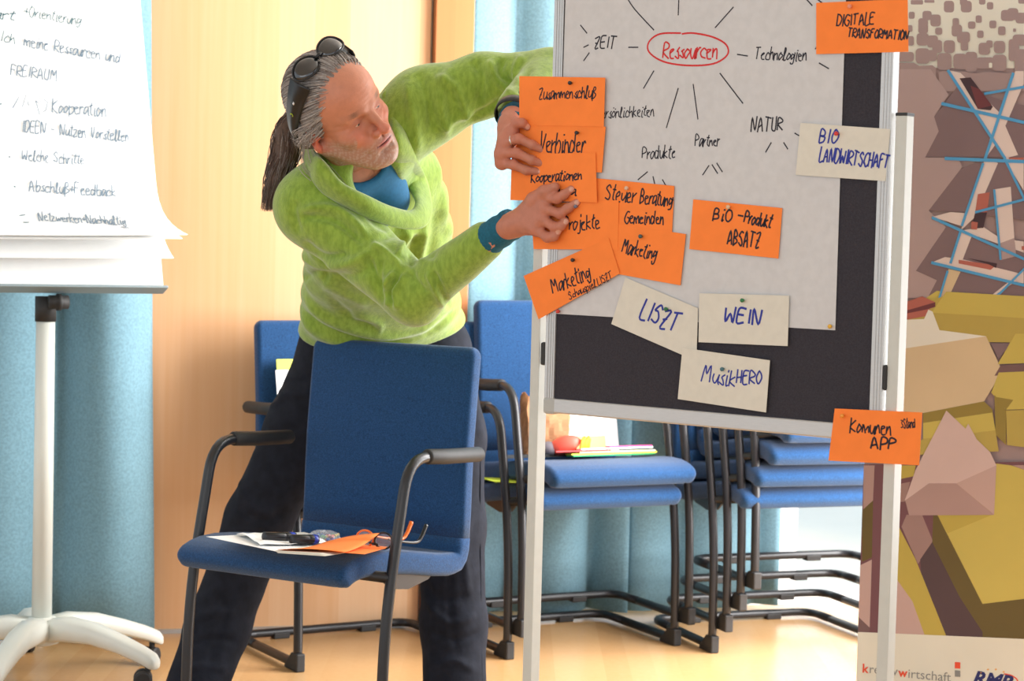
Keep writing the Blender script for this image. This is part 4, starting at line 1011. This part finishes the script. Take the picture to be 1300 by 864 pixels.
Vc,Fc=CB.mesh()
Vb=np.concatenate([Vh,Va,Vc]); Fb=np.concatenate([Fh,Fa+len(Vh),Fc+len(Vh)+len(Va)]); cb=np.concatenate([colr,ca,np.tile(L3((198,134,106)),(len(Vc),1))])
body=npobj('body',Vb,Fb,M_skin,man,cb)
# ---- eyes
for s_ in(-1,1):
    q=MB(); q.ell(hp(s_*.0315,-.0110,-.002),(.0130*HS,)*3,Matrix(AX).transposed(),20,14); ey=q.build('eye',M_eye,man,world=True,smooth=True)
    gz=(HF_*.90-HU_*.40+HL_*.1).normalized(); c_=hp(s_*.0315,-.0110,-.002)+gz*.0080*HS; q=MB(); q.ell(c_,(.0056*HS,)*3,None,14,8); q.build('iris',M_iris,ey,world=True,smooth=True)
# ---- ring
rc_=P(651,178,4.152); rd=(P(659,176,4.142)-P(642,180,4.160)).normalized(); a1=rd.cross(CF).normalized(); a2=rd.cross(a1)
q=MB(); q.tube([rc_+(a1*math.cos(t*PI/10)+a2*math.sin(t*PI/10))*.0112 for t in range(21)],.0018,8); q.build('finger_ring',M_silver,man,world=True,smooth=True)
# ---- trousers
TR=SDF(.0075)
for LG in(LR,LL):
    for i in range(4): TR.cone(P(*LG[i][:3]),P(*LG[i+1][:3]),LG[i][3],LG[i+1][3],.03)
TR.ell(P(487,436,5.19),(.200,.106,.125),None,.05); TR.ell(P(485,415,5.17),(.180,.100,.08),None,.04)
TR.plane(Vector((0,0,.025)),Vector((0,0,-1)),.004)
Vt,Ft=TR.mesh(); Vt=smooth(Vt,Ft,1)
TF=[([(352,480),(372,486),(395,482)],4,-.006),([(345,492),(370,500),(400,498)],4,.006),([(335,515),(352,512),(362,500)],4,.007),([(330,540),(345,548),(380,540)],5,-.006),([(300,600),(320,640),(350,655)],6,.006),([(295,640),(330,660),(360,650)],5,-.006),
([(330,560),(315,610),(300,650)],6,.005),([(240,800),(262,780),(300,775)],5,.006),([(235,820),(270,810),(305,815)],4,-.006),([(225,850),(255,845),(290,850)],5,.007),([(290,750),(280,800),(262,855)],5,-.005),([(250,760),(248,810),(235,860)],5,.004),
([(590,500),(604,520),(612,560)],5,.006),([(540,740),(560,760),(600,755)],5,-.006),([(538,760),(570,790),(606,780)],5,.007),([(545,800),(580,812),(612,800)],4,-.006),([(550,850),(575,838),(605,852)],5,.006),([(600,640),(590,700),(596,760)],5,.006),([(550,730),(552,790),(546,850)],5,.005),([(575,700),(570,760),(580,830)],4,-.005)]
Vt=folds(Vt,Ft,TF); Nt=vnorm(Vt,Ft); Vt=Vt+Nt*(.0020*wob(Vt*np.array([1,1,.5]),40,12)+.0010*wob(Vt,95,20))[:,None]
trous=npobj('trousers',Vt,Ft,M_trou,man)
# side seams of the trousers
for LG,sg in((LR,1),(LL,1)):
    q=MB(); pts=[]
    # outer seam follows the leg on its camera-right side
    c3=cr([P(a,b_,c) for a,b_,c,_ in LG],5); r3=np.interp(np.linspace(0,4,len(c3)),range(5),[g[3] for g in LG])
    for p,r_ in zip(c3[2:],r3[2:]): pts.append(p+CR*(r_+.0005)*.86+(-CF)*(r_)*.5)
    q.tube(pts,.0022,6); q.build('side_seam',M_trou,trous,world=True,smooth=True)
# ---- shoes
for (ax_,ay_,ad_,dx) in((*LR[-1][:3],-.05),(*LL[-1][:3],.1)):
    an=P(ax_,ay_,ad_); an.z=0; dr=Vector((dx,-1,0)).normalized(); S_=SDF(.007)
    an=an+CR*.015-dr*.03; S_.cone(an+BZ*.034-dr*.05,an+BZ*.030+dr*.13,.036,.030,.02); S_.cone(an+BZ*.03,an+BZ*.07,.036,.034,.02); S_.plane(Vector((0,0,.001)),Vector((0,0,-1)),.003)
    V1,F1=S_.mesh(); npobj('shoe',V1,F1,M_shoe,man)
# ---- hair
def scalp(dx,dy,dz,off=0):   # direction from skull centre to the surface, local coordinates
    q=1/math.sqrt((dx/.0745)**2+(dy/.096)**2+(dz/.086)**2)+off; return Vector((dx*q,-.088+dy*q,.036+dz*q))
hcap=SDF(.003)
hcap.ell(hp(0,-.088,.036),[q*HS for q in(.0800,.1015,.0915)],AX,.01)
hcap.cone(hp(0,-.175,-.005),hp(0,-.195,.0),.036*HS,.026*HS,.03)
hcap.cone(hp(-.055,-.14,-.03),hp(.055,-.14,-.03),.026,.026,.03)
hcap.plane(hp(0,-.012,.088),HF_*.93+HU_*-.62,.006)
hcap.plane(hp(0,0,-.062),-HU_+HF_*.25,.01)
for s_ in(-1,1): hcap.ell(hp(s_*.084,-.088,-.014),(.022,.026,.030),AX,.008,'s')
Vq,Fq=hcap.mesh(); Vq=smooth(Vq,Fq,2)
lq=((Vq-np.array(E0))@A_.T)/HS; Nq=vnorm(Vq,Fq)
ph=np.arctan2(lq[:,0],lq[:,2]+.03+.0*lq[:,1]); Vq=Vq+Nq*(.0011*np.sin(ph*70+lq[:,1]*25)+.0006*np.sin(ph*143-lq[:,1]*40))[:,None]
grey=np.clip((lq[:,1]+.075)/.05,0,1)*.6+np.clip((np.abs(lq[:,0])-.055)/.02,0,1)*.5
grey=np.clip(grey+.25*np.sin(ph*55),0,1)[:,None]; cq=L3((74,58,50))*(1-grey)+L3((150,140,134))*grey
hair=npobj('hair',Vq,Fq,M_hair,man,cq)
HV=[];HFc=[];HC=[]
def strand(pts,r,c):
    n=4; k=len(pts); b0=len(HV); t0=None
    for i in range(k):
        t=(pts[min(i+1,k-1)]-pts[max(i-1,0)]).normalized(); nn=t.cross(Vector((.3,.5,.8))).normalized(); bb=t.cross(nn); rr=r*(1-.75*(i/(k-1))**3)
        for j in range(n):
            a=PI/2*j; HV.append(pts[i]+(nn*math.cos(a)+bb*math.sin(a))*rr); HC.append(c)
    for i in range(k-1):
        for j in range(n): HFc.append((b0+i*n+j,b0+i*n+(j+1)%n,b0+(i+1)*n+(j+1)%n,b0+(i+1)*n+j))
tailb=Vector((0,-.198,.0))
def hcol(g): 
    c=L3((88,68,56))*(1-g)+L3((190,184,178))*g; return c*random.uniform(.75,1.25)
for i in range(900):
    # start along the hairline, sweep back over the scalp
    a=random.uniform(-2.0,2.0); lift=random.uniform(0,1)
    # hairline start direction
    sx=math.sin(a); up=math.cos(a)
    st=Vector((sx*.075,-.088+.068*max(0,up)**.6-.0*abs(sx)+random.uniform(-.10,.008)*1.0,.036+up*.088 if up>-.2 else .036+up*.09))
    d0=(st-Vector((0,-.088,.036))).normalized(); d1=(tailb-Vector((0,-.088,.036))).normalized()
    om=math.acos(max(-1,min(1,d0.dot(d1)))); off=random.uniform(.0055,.0085); pts=[]
    for j in range(13):
        t=j/12; d_=(d0*math.sin((1-t)*om)+d1*math.sin(t*om))/max(math.sin(om),1e-3); d_.normalize()
        s_=scalp(d_.x,d_.y,d_.z,off+.0025*math.sin(PI*t)*random.uniform(.5,1.2)); 
        if t>.8: s_=s_.lerp(tailb+Vector((random.uniform(-.012,.012),0,random.uniform(-.012,.012))),(t-.8)/.2*.85)
        pts.append(hp(s_.x,s_.y,s_.z))
    g=min(1,max(0,(st.y+.075)/.06))*.75+ (0.35 if abs(sx)>.75 else 0)+random.uniform(-.2,.25)
    strand(pts,random.uniform(.0007,.0013),hcol(max(0,min(1,g))))
cnt_=0
while cnt_<420:
    d_=Vector(rng.normal(size=3)).normalized(); s0=scalp(d_.x,d_.y,d_.z,.001); v_=.93*s0.y-.62*s0.z+.0657
    if not(-.012<v_<.011) or s0.z<-.03: continue
    cnt_+=1; d1=(tailb-Vector((0,-.088,.036))).normalized(); om=math.acos(max(-1,min(1,d_.dot(d1)))); pts=[]; en=random.uniform(.3,.7); bow=random.uniform(.001,.006)
    for j in range(10):
        t=j/9*en; q_=(d_*math.sin((1-t)*om)+d1*math.sin(t*om))/math.sin(om); q_.normalize(); s_=scalp(q_.x,q_.y,q_.z,-.001+bow*min(1,j/3)+.007*min(1,j/2)); pts.append(hp(s_.x,s_.y,s_.z))
    strand(pts,random.uniform(.0006,.0011),hcol(random.uniform(.35,1)))
TP=[hp(0,-.185,.0),P(369,150,4.50),P(364,172,4.50),P(362,196,4.49),P(351,228,4.48),P(341,262,4.47)]
TPr=[.012,.021,.031,.034,.026,.012]
TPs=cr(TP,5); TRs=np.interp(np.linspace(0,5,len(TPs)),range(6),TPr)
for i in range(420):
    a=random.uniform(0,2*PI); rr=math.sqrt(random.random()); L_=random.uniform(.65,1.12); pts=[]; wv=random.uniform(-1,1)
    for j in range(15):
        t=min(j/14*L_,1.0)*(len(TPs)-1); k_=min(int(t),len(TPs)-2); p=TPs[k_].lerp(TPs[k_+1],t-k_); r_=TRs[k_]*rr
        ex=max(0,j/14*L_-1)
        pts.append(p+CR*(math.cos(a+wv*j*.06)*r_)+CF*(math.sin(a+wv*j*.06)*r_)+CU*(-.10*ex)+CR*(.004*math.sin(j*.7+wv*5)))
    strand(pts,random.uniform(.0009,.0016),hcol(max(0,random.uniform(-.3,.35))))
PT=SDF(.004)
for i in range(len(TP)-1): PT.cone(TP[i],TP[i+1],max(TPr[i]-.007,.006),max(TPr[i+1]-.008,.004),.02)
Vp,Fp=PT.mesh(); pony=npobj('ponytail',smooth(Vp,Fp,2),Fp,M_hair,hair,np.tile(L3((84,64,52)),(len(Vp),1)))
for i in range(70):   # loose wisps over the ear and nape
    y0=random.uniform(-.09,-.05); p0=Vector((-.079,y0,random.uniform(.0,.035))); p1=Vector((-.092,-.115+random.uniform(-.02,.02),-.01+random.uniform(-.015,.02))); p2=Vector((-.06+random.uniform(-.02,.01),-.165,-.03+random.uniform(-.03,.02)))
    strand([hp(*p) for p in cr([p0,p1,p2],6)],.0007,hcol(random.uniform(.4,1)))
for i in range(16):
    p0=Vector((-.075,-.12,-.02)); a=random.uniform(-.02,.02); strand([hp(*p) for p in cr([p0,Vector((-.09+a,-.125+a,-.07)),Vector((-.08+a,-.10,-.12+a)),Vector((-.075,-.08+a,-.16+a))],6)],.0006,hcol(random.uniform(.5,1)))
tag(npobj('hair_strands',np.array([tuple(v) for v in HV]),np.array(HFc),M_hair,hair,np.array(HC)),kind='stuff')
# ---- sunglasses pushed up on the head
gl_c=lambda x,y,z: hp(x,y,z)
sun=None
fn=(HU_*.80+HF_*.60).normalized(); fv=HL_.cross(fn).normalized()
def rim(cx):
    c_=gl_c(cx,-.062,.131); pts=[]
    for j in range(28):
        a=2*PI*j/28; x=math.cos(a)*.0350; y=math.sin(a)*.0235*(1 if math.sin(a)>0 else 1.0)
        pts.append(c_+HL_*x+fv*y-fn*(abs(x*(1 if cx*x>0 else .3))**2*9)*1.0)
    return c_,pts
q=MB()
sun_parts=[]
root_g=MB(); root_g.tube([gl_c(-.008,-.060,.133),gl_c(0,-.058,.136),gl_c(.008,-.060,.133)],.0035,8)
sun=root_g.build('sunglasses',M_matteblack,man,world=True,smooth=True)
for cx in(-.037,.037):
    c_,pts=rim(cx); q=MB(); q.tube(pts+[pts[0]],.0019,8,cap=False); q.build('rim',M_matteblack,sun,world=True,smooth=True)
    q=MB(); ins_=[c_+fn*.0030+(p-c_)*.6+fn*0 for p in pts]; q.add([c_+fn*.0042]+ins_+pts,[(0,i+1,(i+1)%28+1) for i in range(28)]+[(i+1,i+29,(i+1)%28+29,(i+1)%28+1) for i in range(28)]); q.build('lens',M_lens,sun,world=True,smooth=True,solid=.0015)
    s_=1 if cx>0 else -1
    tp=cr([gl_c(s_*.066,-.064,.112),gl_c(s_*.080,-.080,.086),gl_c(s_*.088,-.108,.045),gl_c(s_*.088,-.130,.008),gl_c(s_*.083,-.142,-.022)],5)
    q=MB(); rows=[]
    for i,p in enumerate(tp):
        t=i/(len(tp)-1); w_=.023*(1-t)**.9+.004; tg=(tp[min(i+1,len(tp)-1)]-tp[max(i-1,0)]).normalized(); bn_=tg.cross(HL_).normalized(); rows.append([p+bn_*w_,p+HL_*s_*.003,p-bn_*w_])
    q.grid(rows); q.build('temple',M_matteblack,sun,world=True,smooth=True,solid=.003)
    if s_<0:
        p=tp[9]; q=MB(); q.tube([p-HL_*.0062+(-HF_*.003)*math.cos(a*.6)+HU_*.004*math.sin(a*.6) for a in range(9)],.0008,6); q.build('emblem',mat('lime_print',(170,200,50),.5),sun,world=True)
        p=tp[6]; q=MB(); q.ell(p-HL_*.006,(.0025,.0025,.004),None,8,6); q.build('hinge_mark',M_silver,sun,world=True)
#MAN_END
#ITEMS_BEGIN
# ================================================================== THINGS ON THE CHAIRS
def cl(c,x,y,z): return Vector(c.location)+Matrix.Rotation(c.rotation_euler.z,3,'Z')@Vector((x,y,z))
def seat_surf(c,lift=0):
    o=cl(c,0,-.02,SEATZ); n=Matrix.Rotation(c.rotation_euler.z,3,'Z')@Vector((0,math.sin(.116),math.cos(.116)))
    return Surf(o,n,lift)
SEATZ=.426+.028+.026
Mc_or=M_orange; M_bk=mat('black_barrel',(26,26,32),.3); M_bc=mat('blue_cap',(34,60,170),.3)
S0=seat_surf(chair,.0015)
def slab(name,surf,pts,mt,h0,th,label=None,cat=None,parent=None,group=None,rise=None):
    q=MB(); b0=[surf.at(*p)+surf.n*(h0+(rise[i] if rise else 0)) for i,p in enumerate(pts)]; q.prism(b0,surf.n*th)
    o=q.build(name,mt,parent,world=parent is not None); return tag(o,label,cat,group)
slab('paper_sheet',S0,[(262,681),(322,678),(418,690),(352,700)],M_paper,.000,.0006,'white loose paper sheet on the front chair seat, under the markers','paper sheet')
# crumpled paper
q=MB(); rows=[]
A0=[S0.at(300,680),S0.at(386,678)]; A1=[S0.at(330,694),S0.at(420,693)]
for i in range(9):
    r=[]
    for j in range(13):
        u=j/12;v=i/8; p=(A0[0]*(1-u)+A0[1]*u)*(1-v)+(A1[0]*(1-u)+A1[1]*u)*v; r.append(p+S0.n*(.004+.006*abs(math.sin(u*9+v*4))*math.sin(v*3.0)+random.uniform(0,.003)))
    rows.append(r)
q.grid(rows); tag(q.build('crumpled_paper',M_paper,smooth=False,solid=.0006),'creased white paper lying under the markers on the front chair','paper')
def marker(p0,p1,lab,h=.016):
    a=S0.at(*p0)+S0.n*h; b_=S0.at(*p1)+S0.n*h; q=MB(); d_=b_-a
    q.tube([a,a+d_*.02,a+d_*.62,a+d_*.63],[.007,.0098,.0102,.0102],14); o=q.build('marker_pen',M_bk,smooth=True); tag(o,lab,'pen','blue marker pens on the front chair')
    q=MB(); q.tube([a+d_*.63,a+d_*.64,a+d_*.97,a+d_],[.0102,.0108,.0106,.0088],14)
    c=q.build('cap',M_bk,None,smooth=True); c.parent=o; c.location=c.location-o.location
    q=MB(); q.tube([a+d_*.80,a+d_*.81,a+d_*.93,a+d_*.94],[.0106,.0113,.0113,.0106],14); e=q.build('colour_band',M_bc,None,smooth=True); e.parent=o; e.location=e.location-o.location
marker((334,690),(374,691),'black marker pen with blue band, the left one of two on the front chair')
marker((368,693),(402,694),'black marker pen with blue band, right one beside the bag of pins')
# bag of pins
bagm=bpy.data.materials.new('clear_plastic'); bagm.use_nodes=True; bp__=bagm.node_tree.nodes['Principled BSDF']; bp__.inputs['Alpha'].default_value=.22; bp__.inputs['Roughness'].default_value=.08; bp__.inputs['Base Color'].default_value=(.9,.93,.95,1)
bc_=S0.at(411,688); q=MB(); rows=[]
for i in range(9):
    th=PI*i/8; r=[]
    for j in range(17):
        a=2*PI*j/16; rr=.030*math.sin(th)*(1+.12*math.sin(a*5+i)); r.append(bc_+Vector((math.cos(a)*rr*1.3,math.sin(a)*rr,.013+.013*math.cos(th)*(1+.2*math.sin(a*3)))))
    rows.append(r)
q.grid(rows); bag=tag(q.build('pin_bag',bagm,smooth=False),'small clear plastic bag of coloured pins on the front chair','bag')
for i in range(22):
    c3=random.choice([(40,120,60),(220,190,60),(60,90,160),(200,60,50),(230,225,215)])
    k_='pin_%d_%d_%d'%c3; mm=mat(k_,c3,.3); p=bc_+Vector((random.uniform(-.024,.024),random.uniform(-.018,.018),random.uniform(.006,.018))); dr=Vector((random.uniform(-1,1),random.uniform(-1,1),random.uniform(-.5,.8))).normalized()
    q=MB(); q.tube([p,p+dr*.004,p+dr*.008,p+dr*.010],[.0042,.0024,.0026,.0040],8); q.build('loose_pin',mm,bag,world=True)
for i in range(4):
    slab('moderation_card',S0,[(352-i,702-i*.4),(412-i*2,706-i*.5),(476+i,696),(420,691)],M_cream,.0005+i*.0009,.0007,'cream card in the small stack on the front chair under the orange card','card',group='cream cards stacked on the front chair')
slab('moderation_card',S0,[(404,702),(462,706),(494,697),(440,692)],M_orange,.0045,.0008,'flat orange card on the cream stack on the front chair','card',group='orange cards on the front chair')
q=MB(); pa=[S0.at(352,701)+S0.n*.006,S0.at(438,705)+S0.n*.007]; pb_=[S0.at(414,694)+S0.n*.012,S0.at(480,697)+S0.n*.036]
rows=[[pa[0].lerp(pa[1],j/8).lerp(pb_[0].lerp(pb_[1],j/8),i/8)+S0.n*(-.006*math.sin(PI*i/8)+.004*math.sin(PI*j/8)) for j in range(9)] for i in range(9)]
q.grid(rows); tag(q.build('moderation_card',M_orange,smooth=True,solid=.0007),'bent orange card curling up on the front chair seat','card','orange cards on the front chair')
# spectacles
M_og=mat('orange_acetate',(238,112,28),.3)
ga=S0.at(474,696)+S0.n*.010; gx=(S0.at(560,696)-S0.at(474,696)).normalized(); gy=S0.n.cross(gx).normalized()
spx=MB(); spx.tube([ga+gy*-.012,ga+gy*.012+S0.n*.002],.0028,8); spec=tag(spx.build('spectacles',M_matteblack,smooth=True),'folded reading glasses with black and orange temples on the front chair','glasses')
for sy,mm in((-1,M_matteblack),(1,M_og)):
    c_=ga+gy*sy*.026+S0.n*.010; q=MB(); q.tube([c_+gy*math.cos(a*PI/12)*.024+S0.n*math.sin(a*PI/12)*.018 for a in range(25)],.0024,8,cap=False); q.build('rim',M_og if sy>0 else M_matteblack,spec,world=True,smooth=True)
    q=MB(); q.add([c_+gy*math.cos(a*PI/12)*.023+S0.n*math.sin(a*PI/12)*.017 for a in range(24)],[list(range(24))]); q.build('lens',bagm,spec,world=True)
    t0=c_+gy*sy*.010+S0.n*.004+gx*(.052 if sy>0 else .004); L_=.105 if sy<0 else .098
    tp=cr([t0,t0+gx*.04-S0.n*.004,t0+gx*L_-S0.n*.006,t0+gx*(L_+.020)+S0.n*.008,t0+gx*(L_+.034)+S0.n*.034],5)
    q=MB(); n_=len(tp); q.tube(tp,[.0022+.0026*min(1,i/n_*1.2) for i in range(n_)],8,up=S0.n); q.build('temple',mm,spec,world=True,smooth=True)
# ---- things on the middle stack
S1=seat_surf(cB2,.001)
M_kbag=mat('brown_paper',(168,122,84),.8,var=.1,scale=20,bump=.4,bscale=40)
def paperbag(cpx,wd,dp,h,yaw=.3):
    c=s1at(cpx[0],.02,.011); q=MB(); rows=[]
    for i in range(15):
        z=i/14; s=1+.10*math.sin(z*5)-.42*max(0,z-.62)**1.1*2; r=[]
        for j in range(33):
            a=2*PI*j/32; sq=1/max(abs(math.cos(a)),abs(math.sin(a)))**.75
            x=math.cos(a)*sq*wd/2*(1+.10*max(0,z-.7)); y=math.sin(a)*sq*dp/2*s; k_=.006*math.sin(a*7+z*9)+.005*math.sin(a*13-z*15)
            v=Vector((x*(1+k_*8),y*(1+k_*6),z*h*(1+.07*math.sin(a*2+1)*z+ .03*math.sin(a*9)*z))); r.append(c+Matrix.Rotation(yaw,3,'Z')@v)
        rows.append(r)
    q.grid(rows); return tag(q.build('paper_bag',M_kbag,smooth=False,solid=.0012),'crumpled brown paper bag on the middle chair stack behind the left post','bag')
def s1at(px,yl,h=0):
    R_=Matrix.Rotation(cB2.rotation_euler.z,3,'Z'); o=cl(cB2,0,yl,0); p=onplane(px,572,o,R_@Vector((0,1,0))); p.z=cB2.location.z+SEATZ-.1166*(yl+.02)+.004+h; return p
def slab1(name,pts,mt,h0,th,label,cat):
    q=MB(); q.prism([s1at(x,y,h0) for x,y in pts],(0,0,th)); return tag(q.build(name,mt),label,cat)
slab1('folder',[(640,-.06),(738,-.07),(742,.07),(650,.09)],mat('black_card',(30,32,34),.5),.000,.010,'black folder lying under the paper bag on the stacked chair','folder')
paperbag((690,571),.135,.09,.168)
# leaning white sheets
def leaner(name,c,x0,x1,y0,y1,z0,z1,mt,th,label,cat):
    q=MB(); q.prism([cl(c,x0,y0,z0),cl(c,x1,y0,z0),cl(c,x1,y1,z1),cl(c,x0,y1,z1)],Matrix.Rotation(c.rotation_euler.z,3,'Z')@Vector((0,-th,0))); return tag(q.build(name,mt),label,cat)
R__=Matrix.Rotation(-cB2.rotation_euler.z,3,'Z'); xl=(R__@(s1at(716,.13)-cB2.location)).x; xr=(R__@(s1at(785,.13)-cB2.location)).x
ls=leaner('paper_stack',cB2,xl,xr,.13,.188,SEATZ-.012,.72,M_paper,.008,'white paper pad leaning on the backrest of the middle chair stack','paper')
q=MB(); q.prism([cl(cB2,xl-.01,.122,SEATZ-.010),cl(cB2,xr-.05,.122,SEATZ-.010),cl(cB2,xr-.05,.136,SEATZ+.045),cl(cB2,xl-.01,.136,SEATZ+.045)],Matrix.Rotation(cB2.rotation_euler.z,3,'Z')@Vector((0,-.010,0))); tag(q.build('yellow_sheet',mat('pale_yellow',(250,236,150),.7)),'pale yellow sheet standing in front of the leaning white pad','paper sheet')
# colourful crinkled pouch
q=MB(); c=s1at(716,-.07,.0)
for k_,(dx,dz,r,) in enumerate(((0,.034,.030),)): q.ell(c+Vector((dx,0,dz)),(.050,.026,.026),Matrix.Rotation(-.35,3,'Y'),18,10)
tag(q.build('red_pouch',mat('coral_red',(232,96,78),.5,var=.1,scale=30),smooth=True),'round coral red pouch beside the paper bag on the stacked chair','pouch')
q=MB(); q.ell(c+Vector((-.045,.0,.022)),(.030,.024,.022),None,14,8); tag(q.build('grey_pouch',mat('grey_mesh',(110,104,112),.7),smooth=True),'small grey pouch left of the coral red one','pouch')
q=MB()
for k_ in range(7): 
    p=c+Vector((.045+k_*.004,-.012+k_*.004,.012)); q.tube([p,p+Vector((.006,0,.042+.004*(k_%3)))],[.004,.0035],6)
tag(q.build('orange_strips',mat('orange_strip',(250,150,30),.6),smooth=True),'bundle of orange and yellow paper strips beside the red pouch','paper strips',kind='stuff')
for k_,(cc,lab,pts) in enumerate((((60,190,110),'green sheet at the bottom of the coloured paper pile',[(728,-.16),(832,-.14),(822,-.02),(716,-.03)]),((250,230,70),'yellow sheet in the coloured paper pile on the stacked chair',[(726,-.155),(834,-.145),(824,-.025),(714,-.03)]),((252,240,200),'cream sheet in the coloured paper pile on the stacked chair',[(736,-.15),(832,-.14),(820,-.02),(722,-.03)]),((236,70,70),'red sheet at left of the coloured paper pile',[(706,-.16),(772,-.15),(776,-.03),(716,-.04)]),((250,250,245),'white sheet on top of the coloured paper pile',[(738,-.15),(829,-.14),(818,-.02),(724,-.03)]),((236,80,140),'pink sheet topmost of the coloured paper pile',[(774,-.13),(828,-.125),(816,-.01),(768,-.02)]))):
    slab1('coloured_sheet',pts,mat('sheet_%d'%k_,cc,.7),.0004+.0046*k_,.0042,lab,'paper sheet')
S1b=seat_surf(cB,.001)
q=MB(); q.prism([cl(cB,-.30,-.13,SEATZ+.014),cl(cB,-.10,-.16,SEATZ+.004),cl(cB,-.08,.02,SEATZ-.004),cl(cB,-.27,.04,SEATZ+.006)],(0,0,.0012)); tag(q.build('lime_sheet',mat('lime_paper',(206,226,60),.7)),'lime green sheet sticking out between the two stacked middle chairs','paper sheet')
# white card with lime edge on the chair behind the man
lm=leaner('lime_folder',cA,-.196,.10,.11,.185,SEATZ-.012,.82,mat('lime_edge',(214,228,90),.6),.004,'lime green folder leaning on the backrest of the chair behind the man','folder')
leaner('white_sheet',cA,-.202,.10,.104,.174,SEATZ-.006,.79,M_paper,.002,'white sheet in front of the lime folder on the chair behind the man','paper sheet')
#ITEMS_END
